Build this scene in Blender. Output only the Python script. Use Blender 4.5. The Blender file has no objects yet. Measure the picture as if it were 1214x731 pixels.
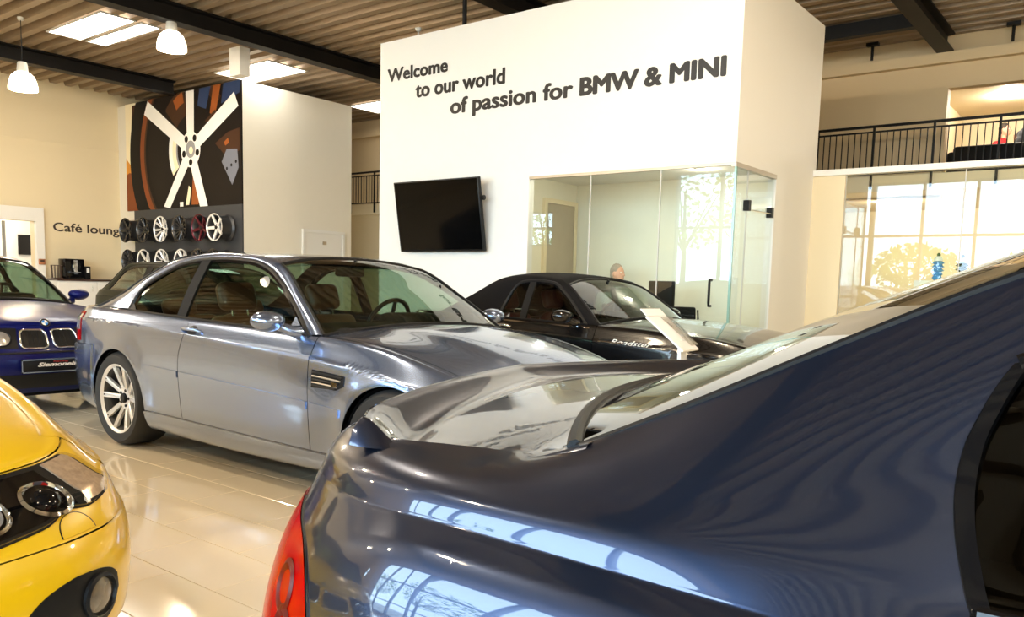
import bpy, bmesh, math, random
import numpy as np
from mathutils import Vector, Matrix
from mathutils.bvhtree import BVHTree

SC = bpy.context.scene
COL = SC.collection
random.seed(7)

# ------------------------------------------------------------------ camera
FPX, CX, CY = 969.6, 617.6, 442.9          # focal length and principal point in pixels of a 1214 x 731 frame
cam_d = bpy.data.cameras.new('camera')
cam = bpy.data.objects.new('camera', cam_d)
COL.objects.link(cam)
cam_d.sensor_fit = 'HORIZONTAL'
cam_d.sensor_width = 36.0
cam_d.lens = FPX * 36.0 / 1214.0
cam_d.shift_x = -(CX - 607.0) / 1214.0
cam_d.shift_y = (CY - 365.5) / 1214.0
cam_d.clip_start = 0.05
cam_d.clip_end = 300
RGT = Vector((0.7922829, 0.60955947, 0.02692699))
UPV = Vector((-0.08731943, 0.06959632, 0.99374628))
FWD = Vector((-0.60387344, 0.78967943, -0.10836636))
m = Matrix.Identity(4)
for i in range(3):
    m[i][0] = RGT[i]; m[i][1] = UPV[i]; m[i][2] = -FWD[i]
m[2][3] = 1.2
cam.matrix_world = m
SC.camera = cam

# ------------------------------------------------------------------ world and exposure
W = bpy.data.worlds.new('world')
SC.world = W
W.use_nodes = True
bg = W.node_tree.nodes['Background']
bg.inputs[0].default_value = (0.62, 0.82, 1.0, 1)
bg.inputs[1].default_value = 12.0
SC.view_settings.view_transform = 'Standard'
SC.view_settings.look = 'None'
SC.view_settings.gamma = 1.0
SC.view_settings.exposure = 0.58
SC.view_settings.use_curve_mapping = False
SC.cycles.use_denoising = True
SC.cycles.max_bounces = 10
SC.cycles.diffuse_bounces = 4
SC.cycles.glossy_bounces = 5
SC.cycles.transmission_bounces = 8
SC.cycles.transparent_max_bounces = 24
SC.cycles.sample_clamp_indirect = 6.0
SC.cycles.caustics_reflective = False
SC.cycles.caustics_refractive = False
LAMP_W = 165.0          # watts of each pendant lamp
SKYLIGHT = 7.0

# ------------------------------------------------------------------ tagging
def tag(o, label, cat, group=None):
    o['label'] = label
    o['category'] = cat
    if group:
        o['group'] = group
    return o

def structure(o):
    o['kind'] = 'structure'
    return o

def stuff(o):
    o['kind'] = 'stuff'
    return o

def empty(name, loc=(0, 0, 0), rz=0.0):
    o = bpy.data.objects.new(name, None)
    o.empty_display_size = 0.1
    COL.objects.link(o)
    o.location = loc
    o.rotation_euler = (0, 0, rz)
    return o

def link(name, me, parent=None, loc=None, rot=None):
    o = bpy.data.objects.new(name, me)
    COL.objects.link(o)
    if parent is not None:
        o.parent = parent
    if loc is not None:
        o.location = loc
    if rot is not None:
        o.rotation_euler = rot
    return o

# ------------------------------------------------------------------ materials
def srgb(r, g, b):
    f = lambda c: (c / 255.0) / 12.92 if c <= 10 else (((c / 255.0) + 0.055) / 1.055) ** 2.4
    return (f(r), f(g), f(b))

def mat(name, col, rough=0.5, metal=0.0, coat=0.0, spec=0.5, var=0.06, vscale=6.0, bump=0.0, bscale=60.0,
        emit=None, estr=0.0, coat_rough=0.02, sheen=0.0):
    M = bpy.data.materials.new(name)
    M.use_nodes = True
    nt = M.node_tree
    b = nt.nodes['Principled BSDF']
    b.inputs['Roughness'].default_value = rough
    b.inputs['Metallic'].default_value = metal
    b.inputs['Specular IOR Level'].default_value = spec
    b.inputs['Coat Weight'].default_value = coat
    b.inputs['Coat Roughness'].default_value = coat_rough
    tc = nt.nodes.new('ShaderNodeTexCoord')
    nz = nt.nodes.new('ShaderNodeTexNoise')
    nz.inputs['Scale'].default_value = vscale
    nz.inputs['Detail'].default_value = 4
    nt.links.new(tc.outputs['Object'], nz.inputs['Vector'])
    mx = nt.nodes.new('ShaderNodeMix')
    mx.data_type = 'RGBA'
    mx.inputs[6].default_value = tuple(c * (1 - var) for c in col) + (1,)
    mx.inputs[7].default_value = tuple(min(1, c * (1 + var)) for c in col) + (1,)
    nt.links.new(nz.outputs['Fac'], mx.inputs[0])
    nt.links.new(mx.outputs[2], b.inputs['Base Color'])
    if bump > 0:
        n2 = nt.nodes.new('ShaderNodeTexNoise')
        n2.inputs['Scale'].default_value = bscale
        nt.links.new(tc.outputs['Object'], n2.inputs['Vector'])
        bp = nt.nodes.new('ShaderNodeBump')
        bp.inputs['Strength'].default_value = bump
        bp.inputs['Distance'].default_value = 0.002
        nt.links.new(n2.outputs['Fac'], bp.inputs['Height'])
        nt.links.new(bp.outputs['Normal'], b.inputs['Normal'])
    if emit:
        b.inputs['Emission Color'].default_value = tuple(emit) + (1,)
        b.inputs['Emission Strength'].default_value = estr
    return M

def glass(name, tint, ior=1.5, rough=0.0, extra=0.0):
    """thin clear sheet: what is behind it shows tinted, Fresnel reflection on top"""
    M = bpy.data.materials.new(name)
    M.use_nodes = True
    nt = M.node_tree
    nt.nodes.remove(nt.nodes['Principled BSDF'])
    out = nt.nodes['Material Output']
    tr = nt.nodes.new('ShaderNodeBsdfTransparent')
    tr.inputs[0].default_value = tuple(tint) + (1,)
    gl = nt.nodes.new('ShaderNodeBsdfGlossy')
    gl.inputs['Roughness'].default_value = rough
    fr = nt.nodes.new('ShaderNodeFresnel')
    ge = nt.nodes.new('ShaderNodeNewGeometry')
    mi = nt.nodes.new('ShaderNodeMix')            # same reflectance from either face of the sheet
    mi.inputs[2].default_value = ior
    mi.inputs[3].default_value = 1.0 / ior
    nt.links.new(ge.outputs['Backfacing'], mi.inputs[0])
    nt.links.new(mi.outputs[0], fr.inputs['IOR'])
    ad = nt.nodes.new('ShaderNodeMath')
    ad.operation = 'MULTIPLY_ADD'
    ad.use_clamp = True
    ad.inputs[1].default_value = 1.6      # both faces of the sheet reflect
    ad.inputs[2].default_value = extra
    mx = nt.nodes.new('ShaderNodeMixShader')
    nt.links.new(fr.outputs[0], ad.inputs[0])
    nt.links.new(ad.outputs[0], mx.inputs[0])
    nt.links.new(tr.outputs[0], mx.inputs[1])
    nt.links.new(gl.outputs[0], mx.inputs[2])
    nt.links.new(mx.outputs[0], out.inputs[0])
    return M

def emission(name, col, s):
    M = bpy.data.materials.new(name)
    M.use_nodes = True
    nt = M.node_tree
    nt.nodes.remove(nt.nodes['Principled BSDF'])
    e = nt.nodes.new('ShaderNodeEmission')
    e.inputs[0].default_value = tuple(col) + (1,)
    e.inputs[1].default_value = s
    nt.links.new(e.outputs[0], nt.nodes['Material Output'].inputs[0])
    return M

CREAM = mat('cream_wall', (0.72, 0.61, 0.405), 0.6, var=0.02, vscale=1.5, bump=0.05, bscale=120)
CREAM_SHADED = mat('cream_wall_shaded', (0.56, 0.43, 0.255), 0.6, var=0.02, vscale=1.5)  # same cream paint, the gallery wall's dimmer light put into the colour
WHITE = mat('white_wall', (0.74, 0.725, 0.685), 0.55, var=0.012, vscale=1.2, bump=0.04, bscale=120)
TILE = mat('cream_tile', (0.93, 0.83, 0.64), 0.10, coat=0.35, var=0.05, vscale=2.5)
GROUT = mat('tile_joint', (0.42, 0.35, 0.26), 0.7)
DECK = mat('roof_deck', (0.26, 0.185, 0.115), 0.42, metal=0.25, var=0.10, vscale=1.5)
STEEL = mat('black_steel', (0.006, 0.005, 0.0045), 0.5, spec=0.2, var=0.2)
BLACK = mat('black_plastic', (0.005, 0.005, 0.0055), 0.45, spec=0.25, var=0.1)
GLOSSBLACK = mat('gloss_black', (0.003, 0.003, 0.0035), 0.06, spec=0.3, coat=0.0, var=0.05)
RUBBER = mat('rubber', (0.013, 0.013, 0.013), 0.65, var=0.15, vscale=20)
DARKIN = mat('dark_trim', (0.005, 0.0048, 0.0048), 0.7, spec=0.2, var=0.15)
CHROME = mat('chrome', (0.85, 0.85, 0.86), 0.08, metal=1.0, var=0.02)
ALLOY = mat('silver_alloy', (0.80, 0.79, 0.78), 0.32, metal=0.35, var=0.03)
DARKALLOY = mat('dark_alloy', (0.035, 0.033, 0.033), 0.22, metal=0.6, coat=0.5, var=0.1)
GREYPANEL = mat('grey_panel', (0.035, 0.038, 0.045), 0.5, var=0.08)
INK = mat('black_vinyl', (0.010, 0.009, 0.009), 0.35, var=0.03)
BROWNINK = mat('dark_brown_vinyl', (0.045, 0.032, 0.025), 0.4, var=0.03)
FOGLENS = mat('smoked_lens', (0.16, 0.13, 0.10), 0.12, metal=0.5, coat=1.0, var=0.4, vscale=60)
BROWN = mat('brown_leather', (0.11, 0.032, 0.012), 0.42, var=0.15, vscale=14, bump=0.1, bscale=200)
REDLEATHER = mat('red_leather', (0.16, 0.005, 0.006), 0.42, var=0.12, vscale=14)
GREYLEATHER = mat('grey_fabric', (0.05, 0.05, 0.047), 0.7, var=0.15, vscale=30)
SOFTTOP = mat('black_canvas', (0.0035, 0.003, 0.0035), 0.85, spec=0.15, var=0.2, vscale=40, bump=0.25, bscale=400)
LIGHTTRIM = mat('pale_grey_trim', (0.55, 0.53, 0.48), 0.5)
P_SILVER = mat('silver_blue_paint', (0.25, 0.325, 0.50), 0.21, metal=0.90, coat=1.0, var=0.04, vscale=300)
BARREL = mat('wheel_barrel', (0.05, 0.05, 0.052), 0.4, metal=0.5)
P_YELLOW = mat('yellow_paint', (0.72, 0.445, 0.002), 0.30, metal=0.0, coat=1.0, var=0.02)
P_NAVY = mat('navy_paint', (0.004, 0.007, 0.080), 0.3, spec=0.12, coat=0.18, var=0.05)
P_BLACK = mat('black_paint', (0.002, 0.002, 0.0025), 0.25, spec=0.3, coat=0.8, var=0.05)
P_GREEN = mat('dark_green_paint', (0.004, 0.008, 0.005), 0.4, spec=0.12, coat=0.08, var=0.05)
P_SLATE = mat('slate_blue_paint', (0.019, 0.029, 0.060), 0.29, metal=0.85, coat=1.0, var=0.05, vscale=400)
G_CAR = glass('car_glass', (0.50, 0.64, 0.53), 1.5)
G_ROAD = glass('roadster_glass', (0.40, 0.50, 0.44), 1.5)
G_DARK = glass('dark_car_glass', (0.10, 0.12, 0.11), 1.5)
G_SIDE = glass('black_side_glass', (0.05, 0.055, 0.055), 1.28)
G_PANE = glass('pane_glass', (0.90, 0.955, 0.92), 1.52)
G_WIN = glass('window_glass', (0.93, 0.95, 0.95), 1.35)
G_CLEAR = glass('clear_plastic', (0.93, 0.93, 0.93), 1.45)
LENS_RED = mat('red_lens', (0.26, 0.0, 0.0008), 0.18, coat=0.0, spec=0.08, var=0.25, vscale=30, emit=(0.6, 0.0, 0.0), estr=0.0)
LENS_AMBER = mat('pale_amber_lens', (0.72, 0.52, 0.36), 0.16, metal=0.35, coat=1.0, var=0.45, vscale=55)
LENS_CLEAR = mat('clear_reflector', (0.55, 0.53, 0.50), 0.15, metal=0.6, coat=1.0, var=0.3, vscale=40)
SKYMAT = emission('skylight_sheet', (1.0, 0.96, 0.88), SKYLIGHT)
LAMPGLASS = mat('opal_lamp_glass', (0.95, 0.92, 0.85), 0.3, emit=(1.0, 0.90, 0.72), estr=3.2)
DOWNLIGHT = emission('downlight_lens', (1.0, 0.92, 0.78), 6.0)
GOLDTRIM = mat('warm_aluminium', (0.42, 0.36, 0.28), 0.35, metal=0.6)
PAPER = mat('white_paper', (0.82, 0.80, 0.76), 0.55, var=0.03)
WOODDARK = mat('dark_counter_top', (0.06, 0.03, 0.02), 0.3, var=0.3, vscale=5)
SKIN = mat('skin', (0.56, 0.29, 0.19), 0.5, var=0.08, vscale=20)
HAIRGREY = mat('grey_hair', (0.30, 0.25, 0.20), 0.8, var=0.3, vscale=60)
HAIRDARK = mat('dark_hair', (0.03, 0.022, 0.018), 0.7, var=0.3, vscale=60)
CLOTHRED = mat('red_cloth', (0.42, 0.012, 0.016), 0.85, var=0.15, vscale=30)
CLOTHNAVY = mat('navy_cloth', (0.012, 0.015, 0.024), 0.85, var=0.2, vscale=30)
CLOTHWHITE = mat('white_cloth', (0.75, 0.75, 0.74), 0.85, var=0.06, vscale=30)
LEAF = mat('tree_leaves', (0.42, 0.50, 0.12), 0.7, var=0.4, vscale=3)
BARK = mat('tree_bark', (0.10, 0.07, 0.05), 0.9, var=0.3)
PAVING = mat('outdoor_paving', (0.36, 0.35, 0.33), 0.8, var=0.1, vscale=2)
BLUEVINYL = mat('bright_blue_plastic', (0.012, 0.22, 0.62), 0.35, var=0.1)

# ------------------------------------------------------------------ mesh helpers
class MB:
    def __init__(s):
        s.v = []; s.f = []; s.m = []
    def add(s, verts, faces, mi=0):
        o = len(s.v)
        s.v.extend([tuple(map(float, p)) for p in verts])
        s.f.extend([tuple(i + o for i in q) for q in faces])
        s.m.extend([mi] * len(faces))
        return s
    def box(s, a, b, mi=0):
        x0, y0, z0 = a; x1, y1, z1 = b
        if x0 > x1: x0, x1 = x1, x0
        if y0 > y1: y0, y1 = y1, y0
        if z0 > z1: z0, z1 = z1, z0
        v = [(x0, y0, z0), (x1, y0, z0), (x1, y1, z0), (x0, y1, z0), (x0, y0, z1), (x1, y0, z1), (x1, y1, z1), (x0, y1, z1)]
        return s.add(v, [(0, 3, 2, 1), (4, 5, 6, 7), (0, 1, 5, 4), (1, 2, 6, 5), (2, 3, 7, 6), (3, 0, 4, 7)], mi)
    def rbox(s, a, b, r=0.01, seg=2, mi=0, xf=None):
        bm = bmesh.new()
        bmesh.ops.create_cube(bm, size=1)
        c = [(p + q) / 2 for p, q in zip(a, b)]; d = [abs(q - p) for p, q in zip(a, b)]
        for v in bm.verts:
            v.co = Vector((c[0] + v.co.x * d[0], c[1] + v.co.y * d[1], c[2] + v.co.z * d[2]))
        bmesh.ops.bevel(bm, geom=list(bm.edges), offset=min(r, min(d) * 0.49), segments=seg, profile=0.5, affect='EDGES')
        if xf is not None:
            bmesh.ops.transform(bm, matrix=xf, verts=bm.verts)
        bm.verts.index_update()
        s.add([v.co[:] for v in bm.verts], [tuple(v.index for v in f.verts) for f in bm.faces], mi)
        bm.free()
        return s
    def tube(s, pts, r, n=8, closed=False, cap=True, mi=0):
        pts = [Vector(p) for p in pts]
        N = len(pts)
        rs = r if hasattr(r, '__len__') else [r] * N
        verts = []; up = None
        for i, p in enumerate(pts):
            a = pts[(i - 1) % N] if (closed or i > 0) else p
            b = pts[(i + 1) % N] if (closed or i < N - 1) else p
            t = (b - a).normalized()
            if up is None:
                up = t.orthogonal().normalized()
            up = (up - t * up.dot(t))
            up = up.normalized() if up.length > 1e-6 else t.orthogonal().normalized()
            w = t.cross(up)
            for k in range(n):
                an = 2 * math.pi * k / n
                verts.append(p + (up * math.cos(an) + w * math.sin(an)) * rs[i])
        faces = []
        for i in range(N if closed else N - 1):
            j = (i + 1) % N
            for k in range(n):
                l = (k + 1) % n
                faces.append((i * n + k, i * n + l, j * n + l, j * n + k))
        if not closed and cap:
            faces.append(tuple(range(n - 1, -1, -1)))
            faces.append(tuple((N - 1) * n + k for k in range(n)))
        return s.add(verts, faces, mi)
    def lathe(s, prof, n=32, axis='z', c=(0, 0, 0), mi=0):
        """prof: list of (radius, height along axis)"""
        verts = []
        for (r, h) in prof:
            for k in range(n):
                a = 2 * math.pi * k / n
                p = (r * math.cos(a), r * math.sin(a), h)
                if axis == 'y': p = (p[0], h, p[1])
                if axis == 'x': p = (h, p[0], p[1])
                verts.append((p[0] + c[0], p[1] + c[1], p[2] + c[2]))
        faces = []
        for i in range(len(prof) - 1):
            for k in range(n):
                l = (k + 1) % n
                faces.append((i * n + k, i * n + l, (i + 1) * n + l, (i + 1) * n + k))
        return s.add(verts, faces, mi)
    def prism(s, poly, h0, h1, axis='z', mi=0):
        """polygon of 2D points extruded from h0 to h1 along an axis"""
        def P(p, h):
            return {'z': (p[0], p[1], h), 'y': (p[0], h, p[1]), 'x': (h, p[0], p[1])}[axis]
        n = len(poly)
        v = [P(p, h0) for p in poly] + [P(p, h1) for p in poly]
        f = [tuple(range(n - 1, -1, -1)), tuple(range(n, 2 * n))] + [(i, (i + 1) % n, n + (i + 1) % n, n + i) for i in range(n)]
        return s.add(v, f, mi)
    def ball(s, c, r, nu=16, nv=10, mi=0):
        rx, ry, rz = r if hasattr(r, '__len__') else (r, r, r)
        verts = []
        for j in range(nv + 1):
            th = math.pi * j / nv
            for i in range(nu):
                a = 2 * math.pi * i / nu
                verts.append((c[0] + rx * math.sin(th) * math.cos(a), c[1] + ry * math.sin(th) * math.sin(a), c[2] + rz * math.cos(th)))
        faces = [(j * nu + i, (j + 1) * nu + i, (j + 1) * nu + (i + 1) % nu, j * nu + (i + 1) % nu) for j in range(nv) for i in range(nu)]
        return s.add(verts, faces, mi)
    def mesh(s, name, mats, smooth=35):
        me = bpy.data.meshes.new(name)
        me.from_pydata(s.v, [], s.f)
        if not isinstance(mats, (list, tuple)): mats = [mats]
        for q in mats: me.materials.append(q)
        if len(mats) > 1:
            me.polygons.foreach_set('material_index', s.m)
        bm = bmesh.new(); bm.from_mesh(me)
        bmesh.ops.remove_doubles(bm, verts=bm.verts, dist=1e-6)
        bmesh.ops.recalc_face_normals(bm, faces=bm.faces)
        bm.to_mesh(me); bm.free()
        if smooth:
            me.shade_smooth()
            me.set_sharp_from_angle(angle=math.radians(smooth))
        me.update()
        return me
    def build(s, name, mats, parent=None, smooth=35, loc=None, rot=None):
        return link(name, s.mesh(name, mats, smooth), parent, loc, rot)

def text_mesh(name, body, mat_, bold=0.0, shear=0.0, spacing=1.0, extrude=0.0):
    cu = bpy.data.curves.new(name, 'FONT')
    cu.body = body; cu.size = 1.0; cu.offset = bold; cu.shear = shear; cu.space_character = spacing; cu.extrude = extrude
    cu.resolution_u = 4
    o = bpy.data.objects.new(name, cu); COL.objects.link(o)
    bpy.context.view_layer.update()
    dg = bpy.context.evaluated_depsgraph_get()
    me = bpy.data.meshes.new_from_object(o.evaluated_get(dg))
    bpy.data.objects.remove(o); bpy.data.curves.remove(cu)
    me.materials.clear(); me.materials.append(mat_)
    return me

def text_fit(name, body, mat_, u0, u1, v0, cap, to3d, parent=None, bold=0.012, shear=0.0, spacing=1.0, thick=0.004, letters=False):
    """text scaled so that it spans u0..u1, baseline v0, capital height cap; to3d maps (u, v, w) to the place.
    letters=True gives an Empty with one child mesh per letter."""
    me = text_mesh(name, body, mat_, 0.0, shear, spacing, 0.01)
    n = len(me.vertices)
    co = np.empty(n * 3); me.vertices.foreach_get('co', co); co = co.reshape(-1, 3)
    x0, x1 = co[:, 0].min() - bold, co[:, 0].max() + bold
    s = cap / (0.70 + 1.6 * bold)
    polys = [tuple(q.vertices) for q in me.polygons]
    bpy.data.meshes.remove(me)
    # islands, then letters (a dot or an accent joins the stem under it)
    par = list(range(n))
    def find(i):
        while par[i] != i: par[i] = par[par[i]]; i = par[i]
        return i
    for q in polys:
        for k in q[1:]: par[find(k)] = find(q[0])
    # coincident points of one outline belong together
    seen = {}
    for i, q in enumerate(np.round(co[:, :2], 5)):
        t = tuple(q)
        if t in seen: par[find(i)] = find(seen[t])
        else: seen[t] = i
    isl = {}
    for i in range(n): isl.setdefault(find(i), []).append(i)
    groups = []
    for ids in sorted(isl.values(), key=lambda a: co[a, 0].min()):
        a, b = co[ids, 0].min(), co[ids, 0].max()
        for g in groups:
            ov = min(b, g[1]) - max(a, g[0])
            if ov > 0.6 * min(b - a, g[1] - g[0]):
                g[0] = min(g[0], a); g[1] = max(g[1], b); g[2].extend(ids); break
        else: groups.append([a, b, list(ids)])
    if not letters: groups = [[0, 0, list(range(n))]]
    root = None
    if letters:
        root = empty(name, to3d((u0 + u1) / 2, v0, 0))
    shifts = ((0, 0), (1, 0), (-1, 0), (0, 1), (0, -1), (.7, .7), (-.7, .7), (.7, -.7), (-.7, -.7)) if bold > 0 else ((0, 0),)
    for g in groups:
        loc = {v: i for i, v in enumerate(g[2])}
        fs = [tuple(loc[k] for k in q) for q in polys if q[0] in loc]
        V, F = [], []
        for i, (dx, dy) in enumerate(shifts):         # heavier strokes: the outline repeated a little to each side
            o = len(V)
            for v in g[2]:
                q = co[v]; uu = u0 + (q[0] + dx * bold - x0) / (x1 - x0) * (u1 - u0); vv = v0 + (q[1] + (dy + .8) * bold * .8) * s
                P = Vector(to3d(uu, vv, (q[2] + 0.01) / 0.02 * thick + .00006 * i))
                V.append(tuple(P - root.location) if root else tuple(P))
            F += [tuple(k + o for k in f) for f in fs]
        m2 = bpy.data.meshes.new('letter' if letters else name); m2.from_pydata(V, [], F); m2.materials.append(mat_); m2.update()
        ob = link('letter' if letters else name, m2, root if letters else parent)
    return root if letters else ob

# ------------------------------------------------------------------ spline nets for car bodies
def mslope(t, y):
    t = np.asarray(t, float)
    sh = (-1,) + (1,) * (y.ndim - 1)
    d = (y[1:] - y[:-1]) / (t[1:] - t[:-1]).reshape(sh)
    if len(t) == 2:
        return np.concatenate([d, d])
    e = np.concatenate([(2 * (2 * d[:1] - d[1:2]) - d[:1]), 2 * d[:1] - d[1:2], d, 2 * d[-1:] - d[-2:-1], 2 * (2 * d[-1:] - d[-2:-1]) - d[-1:]])
    w1 = np.abs(e[3:] - e[2:-1]) + np.abs(e[3:] + e[2:-1]) / 2
    w2 = np.abs(e[1:-2] - e[:-3]) + np.abs(e[1:-2] + e[:-3]) / 2
    return (w1 * e[1:-2] + w2 * e[2:-1]) / (w1 + w2 + 1e-12) + 0 * (w1 + w2)

def heval(t, y, s, x):
    t = np.asarray(t, float); x = np.asarray(x, float)
    i = np.clip(np.searchsorted(t, x, side='right') - 1, 0, len(t) - 2)
    h = t[i + 1] - t[i]; q = np.clip((x - t[i]) / h, 0, 1)
    sh = (-1,) + (1,) * (y.ndim - 1)
    h = h.reshape(sh); q = q.reshape(sh)
    return ((1 + 2 * q) * (1 - q) ** 2 * y[i] + q * (1 - q) ** 2 * h * s[i] + q * q * (3 - 2 * q) * y[i + 1] + q * q * (q - 1) * h * s[i + 1])

def curve(t, pts):
    t = np.asarray(t, float); y = np.asarray(pts, float); s = mslope(t, y)
    return lambda x: heval(t, y, s, np.atleast_1d(x))

def tab(pairs):
    a = np.array(pairs, float)
    c = curve(a[:, 0], a[:, 1:2])
    return lambda x: float(c(min(max(x, a[0, 0]), a[-1, 0]))[0, 0])

class Net:
    def __init__(s, u, P):
        s.u = np.asarray(u, float); s.P = np.asarray(P, float); s.s = mslope(s.u, s.P); s.nv = s.P.shape[1]; s.post = None
    def ev(s, U, V):
        U = np.asarray(U, float); V = np.asarray(V, float); shp = U.shape
        U = U.reshape(-1); V = np.clip(V.reshape(-1), 0, s.nv - 1)
        L = heval(s.u, s.P, s.s, U)                      # N, nv, 3
        Lt = np.transpose(L, (1, 0, 2))                  # nv, N, 3
        sl = mslope(np.arange(s.nv), Lt)
        i = np.clip(V.astype(int), 0, s.nv - 2); q = (V - i)[:, None]; n = np.arange(len(U))
        p = (1 + 2 * q) * (1 - q) ** 2 * Lt[i, n] + q * (1 - q) ** 2 * sl[i, n] + q * q * (3 - 2 * q) * Lt[i + 1, n] + q * q * (q - 1) * sl[i + 1, n]
        if s.post is not None:
            p = s.post(p)
        return p.reshape(shp + (3,))

def grid_normals(p):
    du = np.gradient(p, axis=1); dv = np.gradient(p, axis=0)
    n = np.cross(du, dv)
    l = np.linalg.norm(n, axis=2, keepdims=True)
    return n / np.maximum(l, 1e-9)

def net_normals(net, U, V, vmax=9.0):
    U = np.asarray(U, float); V = np.asarray(V, float)
    lo, hi = net.u[0], net.u[-1]
    du = net.ev(np.clip(U + .004, lo, hi), V) - net.ev(np.clip(U - .004, lo, hi), V)
    dv = net.ev(U, np.clip(V + .02, 0, vmax)) - net.ev(U, np.clip(V - .02, 0, vmax))
    n = np.cross(du, dv); l = np.linalg.norm(n, axis=-1, keepdims=True)
    return n / np.maximum(l, 1e-12)

def grid_mesh(name, p, mats, gap=0.0, depth=0.0, sides='lrbt', flip=False, offset=0.0, centre=None, nrm=None, skip=()):
    """p: rows x cols x 3. Edges named in sides are pulled back by gap and turned inwards by depth."""
    p = p.copy()
    n = grid_normals(p)
    if nrm is not None:                          # exact surface normals, turned the way the grid faces
        g = n; bad = np.linalg.norm(nrm, axis=2) < .5
        sg = np.sign((nrm * g).sum(2, keepdims=True)); sg = np.where(np.median(sg) >= 0, 1.0, -1.0)
        n = np.where(bad[..., None], g, nrm * sg)
    if centre is not None:                       # make normals point away from the body's inside
        if ((p - centre) * n).sum() < 0:
            n = -n; flip = not flip
    if offset: p = p + n * offset
    def pull(a, b, g):
        d = b - a; l = np.linalg.norm(d, axis=-1, keepdims=True)
        return a + d / np.maximum(l, 1e-9) * np.minimum(g, l * 0.45)
    if gap > 0:
        if 'b' in sides: p[0] = pull(p[0], p[1], gap)
        if 't' in sides: p[-1] = pull(p[-1], p[-2], gap)
        if 'l' in sides: p[:, 0] = pull(p[:, 0], p[:, 1], gap)
        if 'r' in sides: p[:, -1] = pull(p[:, -1], p[:, -2], gap)
    R, Cn = p.shape[:2]
    verts = list(p.reshape(-1, 3))
    idx = np.arange(R * Cn).reshape(R, Cn)
    faces = [(idx[i, j], idx[i, j + 1], idx[i + 1, j + 1], idx[i + 1, j]) for i in range(R - 1) for j in range(Cn - 1) if j not in skip]
    vn = list(n.reshape(-1, 3))
    def flange(pi, ni):
        o = len(verts); k = len(pi)
        verts.extend(list(pi)); verts.extend(list(pi - ni * depth)); vn.extend(list(ni)); vn.extend(list(ni))
        faces.extend([(o + a, o + a + 1, o + k + a + 1, o + k + a) for a in range(k - 1)])
    nf = len(faces)
    if depth > 0:
        if 'b' in sides: flange(p[0], n[0])
        if 't' in sides: flange(p[-1], n[-1])
        if 'l' in sides: flange(p[:, 0], n[:, 0])
        if 'r' in sides: flange(p[:, -1], n[:, -1])
    me = bpy.data.meshes.new(name)
    me.from_pydata([tuple(v) for v in verts], [], [tuple(int(i) for i in (f if not flip else f[::-1])) for f in faces])
    if not isinstance(mats, (list, tuple)): mats = [mats]
    for q in mats: me.materials.append(q)
    me.shade_smooth()
    if nrm is not None:
        me.normals_split_custom_set_from_vertices([tuple(float(c) for c in q) for q in vn])
        me.update()
        return me
    bm = bmesh.new(); bm.from_mesh(me)
    bmesh.ops.dissolve_degenerate(bm, dist=1e-6, edges=bm.edges)
    bm.to_mesh(me); bm.free()
    me.shade_smooth(); me.update()
    return me

def mirror_y(p):
    q = p.copy(); q[..., 1] *= -1
    return q
# ================================================================== cars
CORNER = [(0, 1), (.25, .985), (.48, .95), (.66, .885), (.80, .78), (.905, .61), (.97, .36), (1.0, 0.0)]
GL = (0.075, 0.42, 0.64, 1.0)

class MappedNet(Net):
    """net with two helper rows beside level 4, still addressed by levels 0..9"""
    def ev(s, U, V):
        return Net.ev(s, U, np.interp(np.asarray(V, float), [0, 3, 3.9, 4, 4.1, 5, 9], [0, 3, 4, 5, 6, 7, 11]))

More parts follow.
